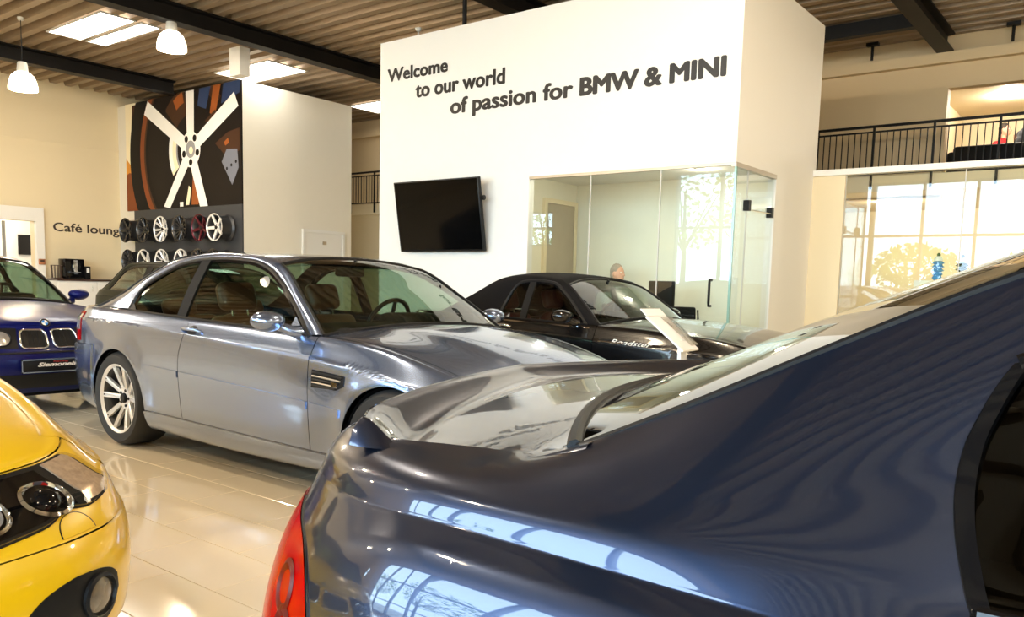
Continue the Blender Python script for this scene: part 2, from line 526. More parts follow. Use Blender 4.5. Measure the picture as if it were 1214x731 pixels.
def make_net(c):
    """half body (y >= 0): 6 levels round the flank, 4 more across the bonnet and boot to the centre line"""
    yt = [tab(t) for t in c['y']]; zt = [tab(t) for t in c['z']]; z9 = tab(c['z9'])
    xrs, xfs = c['xrs'], c['xfs']
    rows = []; us = []
    def station(pos5, spine_x):
        lv = [np.array(p) for p in pos5]
        a = lv[5]; sp = np.array((spine_x, 0.0, z9(spine_x)))
        for g in GL:
            q = a + (sp - a) * g
            q[2] = a[2] + (sp[2] - a[2]) * (1 - (1 - g) ** 2.2)
            if c.get('dome') and 0.5 < g < 1.01:
                x0, x1, amp = c['dome']
                w = max(0.0, min(1.0, (spine_x - x0) / 0.3)) * max(0.0, min(1.0, (x1 - spine_x) / 0.5))
                q[2] += amp * w
            lv.append(q)
        return lv
    def corner(front):
        xs = xfs if front else xrs
        tips = c['xf'] if front else c['xr']
        out = []
        for fx, fy in c.get('cornerF' if front else 'cornerR', CORNER):
            pos = []
            for k in range(6):
                x = xs + (tips[k] - xs) * fx
                pos.append((x, yt[k](xs) * fy, zt[k](x)))
            spx = xs + (tips[5] + (-0.03 if front else 0.03) - xs) * fx
            out.append((pos, spx))
        return out
    R = corner(False); F = corner(True)
    def arcs(lst):
        a = [0.0]
        for i in range(1, len(lst)):
            a.append(a[-1] + max(1e-3, math.dist(lst[i][0][2], lst[i - 1][0][2])))
        return a
    ar = arcs(R); af = arcs(F)
    for (pos, sx), a in reversed(list(zip(R, ar))):
        us.append(xrs - a); rows.append(station(pos, sx))
    n = 17
    for i in range(1, n):
        x = xrs + (xfs - xrs) * i / n
        us.append(x); rows.append(station([(x, yt[k](x), zt[k](x)) for k in range(6)], x))
    for (pos, sx), a in zip(F, af):
        us.append(xfs + a); rows.append(station(pos, sx))
    rows = np.array(rows)
    if c.get('crease', True):                    # a crisp character line along level 4
        rows[:, 4, 1] *= 1.006
        lo4 = rows[:, 4] + (rows[:, 3] - rows[:, 4]) * .10; hi4 = rows[:, 4] + (rows[:, 5] - rows[:, 4]) * .10
        hi4[:, 1] -= .0035 * np.clip(rows[:, 4, 1] / .5, 0, 1)
        rows = np.concatenate([rows[:, :4], lo4[:, None], rows[:, 4:5], hi4[:, None], rows[:, 5:]], 1)
        net = MappedNet(us, rows)
    else:
        net = Net(us, rows)
    if c.get('flare'):
        R0, amp = c['R'], c['flare']
        def post(p):
            p = p.copy()
            for xc in (0.0, c['wb']):
                r = np.hypot(p[..., 0] - xc, p[..., 2] - c['zw'])
                w = np.exp(-((np.maximum(r - R0, 0) / 0.085) ** 2)) * np.clip((p[..., 1] - .62) / .12, 0, 1)
                p[..., 1] += amp * w
            return p
        net.post = post
    net.umin, net.umax = us[0], us[-1]
    return net

def u_of_y(net, v, y, front=True):
    a, b = (net.umax, net.umax - 1.6) if front else (net.umin, net.umin + 1.6)
    U = np.linspace(a, b, 400); Y = net.ev(U, np.full(400, v))[:, 1]
    return float(U[np.argmin(np.abs(Y - y))])

def frame(net, u, v, side=1):
    e = 1e-3
    p = net.ev([u, u + e, u - e, u, u], [v, v, v, v + .02, v - .02])
    du = p[1] - p[2]; dv = p[3] - p[4]
    n = np.cross(du, dv); n /= np.linalg.norm(n)
    if n[1] < -0.2 or (abs(n[1]) <= 0.2 and n[0] * (u - 1.2) < 0): n = -n
    p0 = p[0].copy()
    if side < 0: p0[1] *= -1; n[1] *= -1
    z = Vector(n); up = Vector((0, 0, 1)); x = up.cross(z).normalized(); y = z.cross(x)
    M = Matrix((( x.x, y.x, z.x, p0[0]), (x.y, y.y, z.y, p0[1]), (x.z, y.z, z.z, p0[2]), (0, 0, 0, 1)))
    return M            # local x sideways, y up, z outwards

def put(mb, M, name, mats, parent, smooth=35):
    mb.v = [tuple(M @ Vector(p)) for p in mb.v]
    return mb.build(name, mats, parent, smooth)

def vlow_arch(net, us, xc, zc, R, lo=0.2, hi=4.6):
    us = np.asarray(us, float); a = np.full(len(us), lo); b = np.full(len(us), hi)
    for _ in range(40):
        m = (a + b) / 2
        p = net.ev(us, m)
        ins = ((p[:, 0] - xc) ** 2 + (p[:, 2] - zc) ** 2 < R * R) | (p[:, 2] < zc)
        a = np.where(ins, m, a); b = np.where(ins, b, m)
    return b

INC = np.array((1.3, 0.0, 0.5))
def uv_patch(name, net, us, vlo, vhi, mats, parent, offset=0.003, side=1, rows=8, depth=0.006, gap=0.0, full=False):
    us = np.asarray(us, float)
    lo = np.array([vlo(u) for u in us]) if callable(vlo) else np.full(len(us), float(vlo))
    hi = np.array([vhi(u) for u in us]) if callable(vhi) else np.full(len(us), float(vhi))
    r = np.linspace(0, 1, rows)[:, None]
    V = lo[None] + (hi - lo)[None] * r
    U = np.repeat(us[None], rows, 0)
    p = net.ev(U, V)
    if full:
        p = np.concatenate([p, mirror_y(p)[:, ::-1][:, 1:]], 1)
        q = grid_mesh(name, p, mats, gap, depth, 'lrbt', offset=offset, centre=INC)
    else:
        if side < 0: p = mirror_y(p)
        q = grid_mesh(name, p, mats, gap, depth, 'lrbt', offset=offset, centre=INC)
    return link(name, q, parent)

def panel(name, net, U, V, mats, parent, sides='lrbt', both=True, full=None, gap=0.0028, depth=0.016, offset=0.0, skip=()):
    p = net.ev(U, V); n = net_normals(net, U, V)
    if offset: p = p + n * offset * np.where(((p - INC) * n).sum() >= 0, 1.0, -1.0)
    m = np.array((1.0, -1.0, 1.0))
    def orient(q, k): return k if ((q - INC) * k).sum() >= 0 else -k
    n = orient(p, n)
    def done(q, k): return link(name, grid_mesh(name, q, mats, gap, depth, sides, centre=INC, nrm=k, skip=skip), parent)
    if full == 'u':       # mirrored across the centre line at the last column
        return [done(np.concatenate([p, (p * m)[:, ::-1][:, 1:]], 1), np.concatenate([n, (n * m)[:, ::-1][:, 1:]], 1))]
    if full == 'u0':      # mirrored across the first column
        return [done(np.concatenate([(p * m)[:, ::-1][:, :-1], p], 1), np.concatenate([(n * m)[:, ::-1][:, :-1], n], 1))]
    if full == 'v':       # mirrored across the last row
        return [done(np.concatenate([p, (p * m)[::-1][1:]], 0), np.concatenate([n, (n * m)[::-1][1:]], 0))]
    return [done(p if s > 0 else p * m, n if s > 0 else n * m) for s in ((1, -1) if both else (1,))]

def body_panels(c, net, root, paint):
    R, wb, zw = c['R'], c['wb'], c['zw']
    dr, df = tab(c['door_rear']), tab(c['door_front'])      # x of the door edges at level v
    uq, uf = c['uq'], c['uf']
    rows = 24
    rr = np.linspace(0, 1, rows)[:, None]
    nco = 25
    cs = -np.cos(np.linspace(0, math.pi, nco))
    # rear quarter
    dr0 = dr(3.0); df0 = df(3.0)
    base = list(np.linspace(uq, c['deck_u'], 10)) + list(np.linspace(c['deck_u'], -R, 8)) + list(R * cs) + list(np.linspace(R, dr0, 10))
    base = np.array(base)
    lo = np.concatenate([np.full(18, 3.0), vlow_arch(net, R * cs * 0.9999, 0.0, zw, R), np.full(10, 1.0)])
    hi = np.concatenate([np.full(10, 6.0), np.full(len(base) - 10, 5.06)])
    V = lo + (hi - lo) * rr
    w = np.clip((base - R) / max(1e-3, dr0 - R), 0, 1)
    U = base[None] + (np.vectorize(dr)(V) - dr0) * w[None]
    panel('rear_quarter', net, U, V, paint, root, skip=(9, 17, 42))
    # door
    V = 1.0 + (5.06 - 1.0) * rr + 0 * np.zeros((1, 28))
    t = np.linspace(0, 1, 28)[None]
    U = np.vectorize(dr)(V) * (1 - t) + np.vectorize(df)(V) * t
    doors = panel('door', net, U, V, paint, root)
    # front fender
    x1 = wb - R; x2 = wb + R
    base = np.array(list(np.linspace(df0, x1, 10)) + list(wb + R * cs) + list(np.linspace(x2, uf, 12)))
    lo = np.concatenate([np.full(10, 1.0), vlow_arch(net, wb + R * cs * 0.9999, wb, zw, R), np.full(12, 3.0)])
    V = lo + (6.0 - lo) * rr
    w = np.clip((x1 - base) / max(1e-3, x1 - df0), 0, 1)
    U = base[None] + (np.vectorize(df)(np.minimum(V, 5.06)) - df0) * w[None]
    panel('front_fender', net, U, V, paint, root, skip=(9, 34))
    # skirts
    u = np.linspace(R, wb - R, 24)
    V = np.linspace(0, 1, 7)[:, None] + 0 * u[None]
    panel('side_skirt', net, np.repeat(u[None], 7, 0), V, paint, root, offset=.012)
    # bumpers
    u = np.concatenate([np.linspace(x2, c['xfs'], 4)[:-1] if c['xfs'] > x2 else [], np.linspace(max(x2, c['xfs']), net.umax, 34)])
    V = np.linspace(0, 3, 22)[:, None] + 0 * u[None]
    panel('front_bumper', net, np.repeat(u[None], 22, 0), V, c.get('bumper_mat', paint), root, full='u', offset=.006)
    u = np.linspace(net.umin, -R, 40)
    V = np.linspace(0, 3, 22)[:, None] + 0 * u[None]
    panel('rear_bumper', net, np.repeat(u[None], 22, 0), V, c.get('bumper_mat', paint), root, full='u0', offset=.014)
    # nose panel under the bonnet edge
    u = np.linspace(uf, net.umax, 30)
    V = np.linspace(3, 5, 12)[:, None] + 0 * u[None]
    panel('nose_panel', net, np.repeat(u[None], 12, 0), V, paint, root, full='u')
    # bonnet
    uc = c['hood_step']
    u0 = c['cowl']
    base = np.array(list(np.linspace(0, 1, 24)))
    rows = 18
    rr = np.linspace(0, 1, rows)[:, None]
    ub = np.concatenate([u0 + (uc - u0) * base, np.linspace(uc, net.umax, 22)])
    lo = np.concatenate([np.full(24, 6.0), np.full(22, 5.0)])
    V = lo[None] + (9.0 - lo[None]) * rr
    U = np.repeat(ub[None], rows, 0)
    k = np.clip((uc - ub) / (uc - u0), 0, 1)[None]
    U = U + k * c['cowl_bow'] * (np.clip(V - 6, 0, 3) / 3.0) ** 0.8
    panel('bonnet', net, U, V, paint, root, sides='blr', full='v', skip=(23,))
    # boot lid and rear panel
    us = c['boot_step']
    ub = np.concatenate([np.linspace(net.umin, us, 18), np.linspace(us, c['deck_u'], 8)])
    lo = np.concatenate([np.full(18, 5.0), np.full(8, 6.0)])
    V = lo[None] + (9.0 - lo[None]) * rr
    U = np.repeat(ub[None], rows, 0)
    k = np.clip((ub - us) / (c['deck_u'] - us), 0, 1)[None]
    U = U - k * c.get('deck_bow', 0.06) * (np.clip(V - 6, 0, 3) / 3.0)
    panel('boot_lid', net, U, V, paint, root, sides='blr', full='v', skip=(17,))
    u = np.linspace(net.umin, uq, 26)
    V = np.linspace(3, 5, 12)[:, None] + 0 * u[None]
    panel('rear_panel', net, np.repeat(u[None], 12, 0), V, paint, root, full='u0')
    # dark under-structure and arches
    hb = c['belt_lo']
    mb = MB()
    mb.box((-0.62, -0.55, 0.16), (wb + 0.55, 0.55, 0.40))
    mb.box((R + 0.03, -0.74, 0.18), (wb - R - 0.03, 0.74, 0.42))
    mb.box((wb + 0.1, -0.56, 0.4), (wb + 0.45, 0.56, 0.60))
    mb.build('underbody', DARKIN, root, smooth=0)
    for xc in (0.0, wb):
        for s in (1, -1):
            mb = MB(); N = 20
            vs = []
            for k in range(N + 1):
                a = math.radians(-12 + 204 * k / N)
                for y in (0.50, 0.80, c['arch_y']):
                    vs.append((xc + (R - 0.004) * math.cos(a), s * y, zw + (R - 0.004) * math.sin(a)))
            fs = [(k * 3 + j, k * 3 + j + 1, k * 3 + j + 4, k * 3 + j + 3) for k in range(N) for j in range(2)]
            mb.add(vs, fs)
            mb.build('wheel_arch', DARKIN, root)
    return doors

def greenhouse(c, net, root, paint, glass_m, glass_front=None, soft=None):
    T = curve(c['Tp'], c['T']); E = curve(c['Ep'], c['E']); Mc = curve(c['Ep'], c['M'])
    iw, ir = c['Ep'][c['iw']], c['Ep'][c['ir']]
    by, bz = tab(c['belt_y']), tab(c['belt_z'])
    roofm = soft or paint
    q = np.linspace(0, 1, 80)
    t, e = T(q), E(q)
    for s in (1, -1):
        r = np.linspace(0, 1, 6)[:, None, None]
        p = t[None] * (1 - r) + e[None] * r
        p[..., 1] += 0.010 * (4 * r * (1 - r))[..., 0]
        p[..., 2] += 0.006 * (4 * r * (1 - r))[..., 0]
        p[..., 1] *= s
        link('roof_pillar', grid_mesh('roof_pillar', p, roofm, 0, 0, centre=INC), root)
        # inner lining so that the pillar has a dark inside
        p2 = p * np.array((1, 0.955, 1)) - np.array((0, 0, 0.012))
        link('pillar_lining', grid_mesh('pillar_lining', p2, DARKIN), root)
    def sheet(name, q0, q1, m_, n=26, drop=0.0, parent=root):
        qs = np.linspace(q0, q1, n)
        e, mm = E(qs), Mc(qs)
        tt = np.linspace(-1, 1, 27)[:, None]
        a = np.abs(tt)
        x = e[:, 0][None] + (mm[:, 0] - e[:, 0])[None] * (1 - a ** 2)
        y = e[:, 1][None] * tt
        z = e[:, 2][None] + (mm[:, 2] - e[:, 2])[None] * (1 - a ** 2.3)
        p = np.stack([x, y, z - drop], 2)
        return link(name, grid_mesh(name, p, m_, 0, 0, centre=INC), parent)
    ws = sheet('windscreen', 0, iw, glass_front or glass_m)
    rf = sheet('roof', iw, ir, roofm)
    if c.get('rear_solid'):
        sheet('soft_top_rear', ir, 1.0, roofm)
    else:
        sheet('rear_window', ir, 1.0, glass_m)
    sheet('headliner', iw + 0.005, ir - 0.005, c.get('liner', DARKIN), drop=0.02)
    # dark borders of the windscreen and the rear window
    qs = np.linspace(0, iw, 20)
    def border(qa, qb, name):
        mb = MB()
        for s in (1, -1):
            mb.tube([(p[0], p[1] * s, p[2] + 0.002) for p in E(np.linspace(qa, qb, 24))], 0.009, 6)
        for qq in (qa, qb):
            e, mm = E([qq])[0], Mc([qq])[0]
            pts = []
            for tt in np.linspace(-1, 1, 25):
                a = abs(tt)
                pts.append((e[0] + (mm[0] - e[0]) * (1 - a ** 2), e[1] * tt, e[2] + (mm[2] - e[2]) * (1 - a ** 2.3) + 0.002))
            mb.tube(pts, 0.009, 6)
        mb.build(name, BLACK, root)
    border(0, iw, 'windscreen_seal')
    if not c.get('rear_solid'):
        border(ir, 1.0, 'rear_window_seal')
    # side windows: columns from the arch down to the belt
    xb = c['xb']
    qd = np.linspace(0, 1, 400); tx = T(qd)[:, 0]
    qb = float(qd[np.argmin(np.abs(tx - xb))])
    def colgrid(qa, qc, n, off):
        tq = T(np.linspace(qa, qc, n))
        bx = tq[:, 0]
        bt = np.array([(x, by(x), min(bz(x), z)) for x, z in zip(bx, tq[:, 2])])
        r = np.linspace(0, 1, 9)[:, None, None]
        p = bt[None] * (1 - r) + tq[None] * r
        h = (tq[:, 2] - bt[:, 2])[None, :, None] * np.ones_like(r)
        p[..., 1] += (0.03 * 4 * r * (1 - r) * h)[..., 0] + off
        return p
    for s in (1, -1):
        for nm, qa, qc in (('door_window', 0.0, qb), ('quarter_window', qb, 1.0)):
            p = colgrid(qa, qc, 30, -0.006)
            p[..., 1] *= s
            link(nm, grid_mesh(nm, p, glass_m, 0, 0, centre=INC), root)
        p = colgrid(max(0, qb - 0.022), min(1, qb + 0.022), 4, 0.002)
        p[..., 1] *= s
        link('door_pillar', grid_mesh('door_pillar', p, DARKIN, 0, 0.02, 'lr', centre=INC), root)
        # dark printed edge of the glass under the arch
        p = colgrid(0.0, 1.0, 80, 0.0015)
        h = np.linalg.norm(p[-1] - p[0], axis=1)
        f = np.minimum(.92, c.get('edge_w', .034) / np.maximum(h, 1e-4))
        r = np.linspace(0, 1, 4)[:, None]
        src = 8 * (1 - f[None] * (1 - r))
        i0 = np.minimum(src.astype(int), 7); w_ = (src - i0)[..., None]; cols = np.arange(80)[None]
        q = p[i0, cols] * (1 - w_) + p[i0 + 1, cols] * w_
        q[..., 1] *= s
        link('glass_border', grid_mesh('glass_border', q, GLOSSBLACK, 0, 0, centre=INC), root)
        mb = MB()
        tq = T(np.linspace(0, 1, 70))
        mb.tube([(p[0], (p[1] - 0.002) * s, p[2] - 0.008) for p in tq], 0.015, 8)
        xs = np.linspace(T([0.0])[0, 0], T([1.0])[0, 0], 30)
        mb.tube([(x, (by(x) + 0.002) * s, bz(x)) for x in xs], 0.010, 6)
        mb.build('window_seal', BLACK, root)
        if c.get('tip_fill'):
            mb = MB(); a = c['tip_fill']
            mb.add([(p[0], (p[1] + 0.002) * s, p[2]) for p in a], [tuple(range(len(a)))])
            mb.build('window_corner', BLACK, root)
    return T, E, Mc

# ------------------------------------------------------------------ wheels
_wheel_cache = {}
def wheel_meshes(style, R=0.33, rim=0.245, width=0.24, alloy=ALLOY):
    key = (style, R, rim, width, alloy.name)
    if key in _wheel_cache: return _wheel_cache[key]
    h = width / 2
    out = {}
    mb = MB()                                            # barrel and lip; outer face is +y
    mb.lathe([(rim - 0.035, -h + 0.02), (rim - 0.006, -h), (rim, -h + 0.012), (rim - 0.035, -h + 0.05), (rim - 0.045, h - 0.06), (rim - 0.02, h - 0.012),
              (rim - 0.004, h + 0.004), (rim + 0.006, h + 0.002), (rim + 0.004, h - 0.012), (rim - 0.03, h - 0.03)], 48, 'y')
    mb.lathe([(0.0, h - 0.050), (0.075, h - 0.050), (0.085, h - 0.07), (0.07, h - 0.12), (0.0, h - 0.12)], 24, 'y')
    cut = np.array([math.hypot(mb.v[f[0]][0], mb.v[f[0]][2]) for f in mb.f]); ymn = np.array([max(mb.v[i][1] for i in f) for f in mb.f])
    mb.m = [1 if (ymn[i] < h - 0.011 and cut[i] > 0.1) else 0 for i in range(len(mb.f))]
    out['wheel'] = mb.mesh('wheel', [alloy, BARREL])
    mb = MB()
    mb.lathe([(rim - 0.01, -h), (rim + 0.02, -h - 0.010), (R - 0.03, -h - 0.012), (R - 0.008, -h + 0.012), (R, -h + 0.04), (R, h - 0.04), (R - 0.008, h - 0.012),
              (R - 0.03, h + 0.012), (rim + 0.02, h + 0.012), (rim - 0.004, h + 0.002), (rim - 0.01, h - 0.01)], 56, 'y')
    out['tyre'] = mb.mesh('tyre', RUBBER)
    def spoke(w0, w1, ybow, r0=0.04, r1=rim - 0.006, t=0.030, groove=-0.002):
        mb = MB(); N = 8; vs = []
        for i in range(N + 1):
            f = i / N; r = r0 + (r1 - r0) * f
            w = w0 + (w1 - w0) * f
            y = h - 0.056 + ybow * f ** 1.3 + 0.006 * math.sin(f * math.pi)
            for (a, b) in ((-w, -t), (w, -t), (w, -0.004), (w * 0.6, 0.002), (0, -groove), (-w * 0.6, 0.002), (-w, -0.004)):
                vs.append((a, y + b, r))
        fs = [tuple(range(7))] + [(i * 7 + k, i * 7 + (k + 1) % 7, (i + 1) * 7 + (k + 1) % 7, (i + 1) * 7 + k) for i in range(N) for k in range(7)] + [tuple(N * 7 + k for k in range(6, -1, -1))]
        mb.add(vs, fs)
        return mb.mesh('spoke', alloy, 30)
    if style == 'double':
        out['spoke'] = spoke(0.0150, 0.0190, 0.050, t=.024, groove=.012)
        out['angles'] = [k * 72 + d for k in range(5) for d in (-16.0, 16.0)]
    elif style == 'five':
        out['spoke'] = spoke(0.032, 0.024, 0.048)
        out['angles'] = [k * 72 for k in range(5)]
    elif style == 'ysix':
        out['spoke'] = spoke(0.014, 0.011, 0.048)
        out['angles'] = [k * 60 + d for k in range(6) for d in (-8, 8)]
    else:
        out['spoke'] = spoke(0.011, 0.009, 0.046)
        out['angles'] = [k * 24 for k in range(15)]
    mb = MB()
    mb.lathe([(0.0, h - 0.030), (0.026, h - 0.031), (0.034, h - 0.038), (0.036, h - 0.052)], 24, 'y')
    out['cap'] = mb.mesh('hub_cap', BLACK)
    mb = MB()
    mb.lathe([(0.0, h - 0.044), (0.010, h - 0.044), (0.012, h - 0.054)], 8, 'y', c=(0.056, 0, 0))
    out['bolts'] = mb.mesh('wheel_bolt', BLACK)
    mb = MB()
    mb.lathe([(0.05, -0.02), (0.165, -0.02), (0.165, 0.008), (0.05, 0.008)], 32, 'y')
    out['disc'] = mb.mesh('brake_disc', mat('brake_iron', (0.06, 0.055, 0.05), 0.4, metal=0.7))
    _wheel_cache[key] = out
    return out

def add_wheel(parent, style, loc, side, R=0.33, rim=0.245, width=0.24, alloy=ALLOY, spin=0.0, disc=True, tyre=True, lab=None):
    w = wheel_meshes(style, R, rim, width, alloy)
    o = link('wheel' if parent is not None else 'alloy_wheel', w['wheel'], parent, loc, (0, 0, 0 if side > 0 else math.pi))
    if tyre: link('tyre', w['tyre'], o)
    for a in w['angles']:
        link('spoke', w['spoke'], o, rot=(0, math.radians(a + spin), 0))
    link('hub_cap', w['cap'], o)
    for k in range(5): link('wheel_bolt', w['bolts'], o, rot=(0, math.radians(72 * k + 36), 0))
    if disc: link('brake_disc', w['disc'], o)
    return o

# ------------------------------------------------------------------ interior
def seat(parent, x, y, z, m_, tilt=18, s=1.0):
    mb = MB()
    mb.rbox((x - 0.02, y - 0.25, z), (x + 0.50, y + 0.25, z + 0.17), 0.06, 3)
    X = Matrix.Translation((x, 0, z + 0.10)) @ Matrix.Rotation(math.radians(-tilt), 4, 'Y') @ Matrix.Translation((-x, 0, -z - 0.10))
    mb.rbox((x - 0.14, y - 0.245, z + 0.08), (x + 0.02, y + 0.245, z + 0.64), 0.07, 3, xf=X)
    mb.rbox((x - 0.15, y - 0.255, z + 0.15), (x + 0.05, y - 0.18, z + 0.56), 0.035, 3, xf=X)
    mb.rbox((x - 0.15, y + 0.18, z + 0.15), (x + 0.05, y + 0.255, z + 0.56), 0.035, 3, xf=X)
    o = mb.build('seat', m_, parent, 60)
    mb = MB()
    mb.rbox((x - 0.12, y - 0.14, z + 0.68), (x - 0.01, y + 0.14, z + 0.88), 0.05, 3, xf=X)
    mb.build('headrest', m_, o, 60)
    mb = MB()
    for d in (-0.06, 0.06):
        mb.tube([X @ Vector((x - 0.06, y + d, z + 0.60)), X @ Vector((x - 0.06, y + d, z + 0.72))], 0.007, 6)
    mb.build('headrest_post', CHROME, o)
    return o

def interior(c, root, m_, rear=True, wheel_side=1):
    wb = c['wb']; bl = c['belt_lo']
    xs = c['seat_x']; zf = c.get('seat_z', 0.34)
    x0, x1 = c['cab']                      # rear and front of the cabin
    hw = c['cab_w']
    mb = MB()
    mb.box((x0, -hw, 0.24), (x1, hw, 0.30))
    for s in (1, -1):
        mb.box((x0, s * hw, 0.26), (x1, s * (hw - 0.035), bl - 0.01))
    mb.box((x1 - 0.03, -hw, 0.26), (x1, hw, bl - 0.08))
    mb.box((x0, -hw, 0.26), (x0 + 0.04, hw, bl - 0.06))
    mb.box((x0 - c['shelf'], -hw + 0.04, bl - 0.05), (x0 + 0.06, hw - 0.04, bl - 0.02))
    mb.build('cabin_lining', DARKIN, root, smooth=0)
    dx = c['dash_x']; dz = c['dash_z']
    mb = MB()
    mb.rbox((dx - 0.28, -hw + 0.03, 0.55), (dx + 0.35, hw - 0.03, dz), 0.07, 3)
    mb.rbox((dx - 0.33, 0.36 * wheel_side - 0.19, dz - 0.05), (dx - 0.02, 0.36 * wheel_side + 0.19, dz + 0.055), 0.045, 3)
    mb.build('dashboard', DARKIN, root, 50)
    mb = MB()
    Mx = Matrix.Translation((dx - 0.42, 0.36 * wheel_side, dz - 0.03)) @ Matrix.Rotation(math.radians(-66), 4, 'Y')
    ring = [Mx @ Vector((0.185 * math.cos(a), 0.185 * math.sin(a), 0)) for a in np.linspace(0, 2 * math.pi, 33)[:-1]]
    mb.tube(ring, 0.016, 8, closed=True)
    for a in (0, math.pi, math.pi * 1.5):
        mb.tube([Mx @ Vector((0, 0, -0.02)), Mx @ Vector((0.18 * math.sin(a + 1.57), 0.18 * math.cos(a + 1.57), 0))], 0.014, 6)
    mb.tube([Mx @ Vector((0, 0, 0.02)), Mx @ Vector((0, 0, -0.25))], [0.05, 0.035], 10)
    mb.build('steering_wheel', BLACK, root, 50)
    for y in (0.37, -0.37):
        seat(root, xs, y, zf, m_)
    mb = MB(); mb.rbox((xs - 0.3, -0.10, 0.3), (dx - 0.2, 0.10, 0.52), 0.03); mb.build('centre_console', DARKIN, root)
    if rear:
        xr = c['rear_seat_x']
        mb = MB()
        mb.rbox((xr, -0.58, 0.34), (xr + 0.48, 0.58, 0.52), 0.06, 3)
        X = Matrix.Translation((xr, 0, 0.45)) @ Matrix.Rotation(math.radians(-24), 4, 'Y') @ Matrix.Translation((-xr, 0, -0.45))
        for s in (1, -1):
            mb.rbox((xr - 0.12, s * 0.30 - 0.28, 0.42), (xr + 0.03, s * 0.30 + 0.28, 0.96), 0.06, 3, xf=X)
        o = mb.build('rear_bench', m_, root, 60)
        for s in (1, -1):
            mb = MB(); mb.rbox((xr - 0.10, s * 0.30 - 0.13, 0.97), (xr + 0.0, s * 0.30 + 0.13, 1.09), 0.04, 3, xf=X)
            mb.build('headrest', m_, o, 60)
    mb = MB()
    hx, hz = c['rv_mirror']
    mb.rbox((hx - 0.02, -0.12, hz - 0.05), (hx + 0.02, 0.12, hz + 0.02), 0.018)
    mb.tube([(hx + 0.01, 0, hz), (hx + 0.06, 0, hz + 0.06)], 0.012, 6)
    mb.build('rear_view_mirror', BLACK, root)

def wing_mirror(root, paint, x, y, z, s, L=0.20, H=0.115, D=0.155, foot=None):
    """egg-shaped housing standing off the door, the flat glass facing the rear"""
    mb = MB(); nu, nv = 24, 14; vs = []
    for j in range(nv + 1):
        th = math.pi * j / nv
        for i in range(nu):
            a = 2 * math.pi * i / nu
            ex = math.cos(th); rr = math.sin(th)
            dx = ex * D * (0.62 if ex > 0 else 0.28)
            vs.append((x + dx, s * (y + rr * math.cos(a) * L * 0.5 * (1 + 0.12 * math.sin(a))), z + rr * math.sin(a) * H * 0.5))
    fs = [(j * nu + i, (j + 1) * nu + i, (j + 1) * nu + (i + 1) % nu, j * nu + (i + 1) % nu) for j in range(nv) for i in range(nu)]
    mb.add(vs, fs)
    o = mb.build('wing_mirror', paint, root, 60)
    mb = MB(); vs = []
    for i in range(24):
        a = 2 * math.pi * i / 24
        vs.append((x - D * 0.285, s * (y + math.cos(a) * L * 0.38), z + math.sin(a) * H * 0.38))
    mb.add(vs, [tuple(range(24))])
    mb.build('mirror_glass', CHROME, o, 0)
    if foot:
        mb = MB()
        fx, fy, fz = foot
        mb.tube([(fx, s * fy, fz), (fx - 0.01, s * (fy + 0.05), fz + 0.012), (x + 0.01, s * (y - L * 0.32), z - H * 0.18)], [0.040, 0.030, 0.026], 10)
        mb.build('mirror_foot', paint, o, 60)
    return o

def door_handle(root, paint, net, u, v, s):
    M = frame(net, u, v, s)
    mb = MB()
    mb.lathe([(0.0, 0.003), (0.030, 0.0025), (0.040, 0.0)], 20, 'z')
    mb.v = [(p[0] * 1.25, p[1] * 0.95, p[2]) for p in mb.v]
    o = put(mb, M, 'handle_recess', BLACK, root)
    mb = MB(); N = 12; vs = []
    for i in range(N + 1):
        f = i / N; xx = -0.10 + 0.20 * f
        zz = 0.012 + 0.026 * math.sin(math.pi * f) ** 0.6
        ww = 0.013 * (0.75 + 0.25 * math.sin(math.pi * f))
        for k in range(8):
            a = 2 * math.pi * k / 8
            vs.append((xx, ww * math.cos(a), zz + 0.008 * math.sin(a) - (0.012 if i in (0, N) else 0)))
    fs = [(i * 8 + k, i * 8 + (k + 1) % 8, (i + 1) * 8 + (k + 1) % 8, (i + 1) * 8 + k) for i in range(N) for k in range(8)]
    fs += [tuple(range(8)), tuple(N * 8 + k for k in range(8))]
    mb.add(vs, fs)
    put(mb, M, 'door_handle', paint, root, 60)

def roundel(root, M, r=0.041, name='badge'):
    mb = MB(); mb.lathe([(0.0, 0.004), (r, 0.004), (r, 0.0)], 32, 'z')
    o = put(mb, M, name, BLACK, root)
    mb = MB(); mb.lathe([(r * 0.64, 0.0045), (r * 0.70, 0.0055), (r * 0.70, 0.004)], 32, 'z')
    mb.lathe([(r * 0.97, 0.0045), (r * 1.03, 0.006), (r * 1.05, 0.0)], 32, 'z')
    put(mb, M, 'badge_ring', CHROME, o)
    for q in range(4):
        mb = MB(); vs = [(0, 0, 0.0050)] + [(r * 0.64 * math.cos(a), r * 0.64 * math.sin(a), 0.0050) for a in np.linspace(q * math.pi / 2, (q + 1) * math.pi / 2, 9)]
        mb.add(vs, [(0, i, i + 1) for i in range(1, 9)])
        put(mb, M, 'badge_quadrant', BLUEVINYL if q % 2 else PAPER, o, 0)
    return o

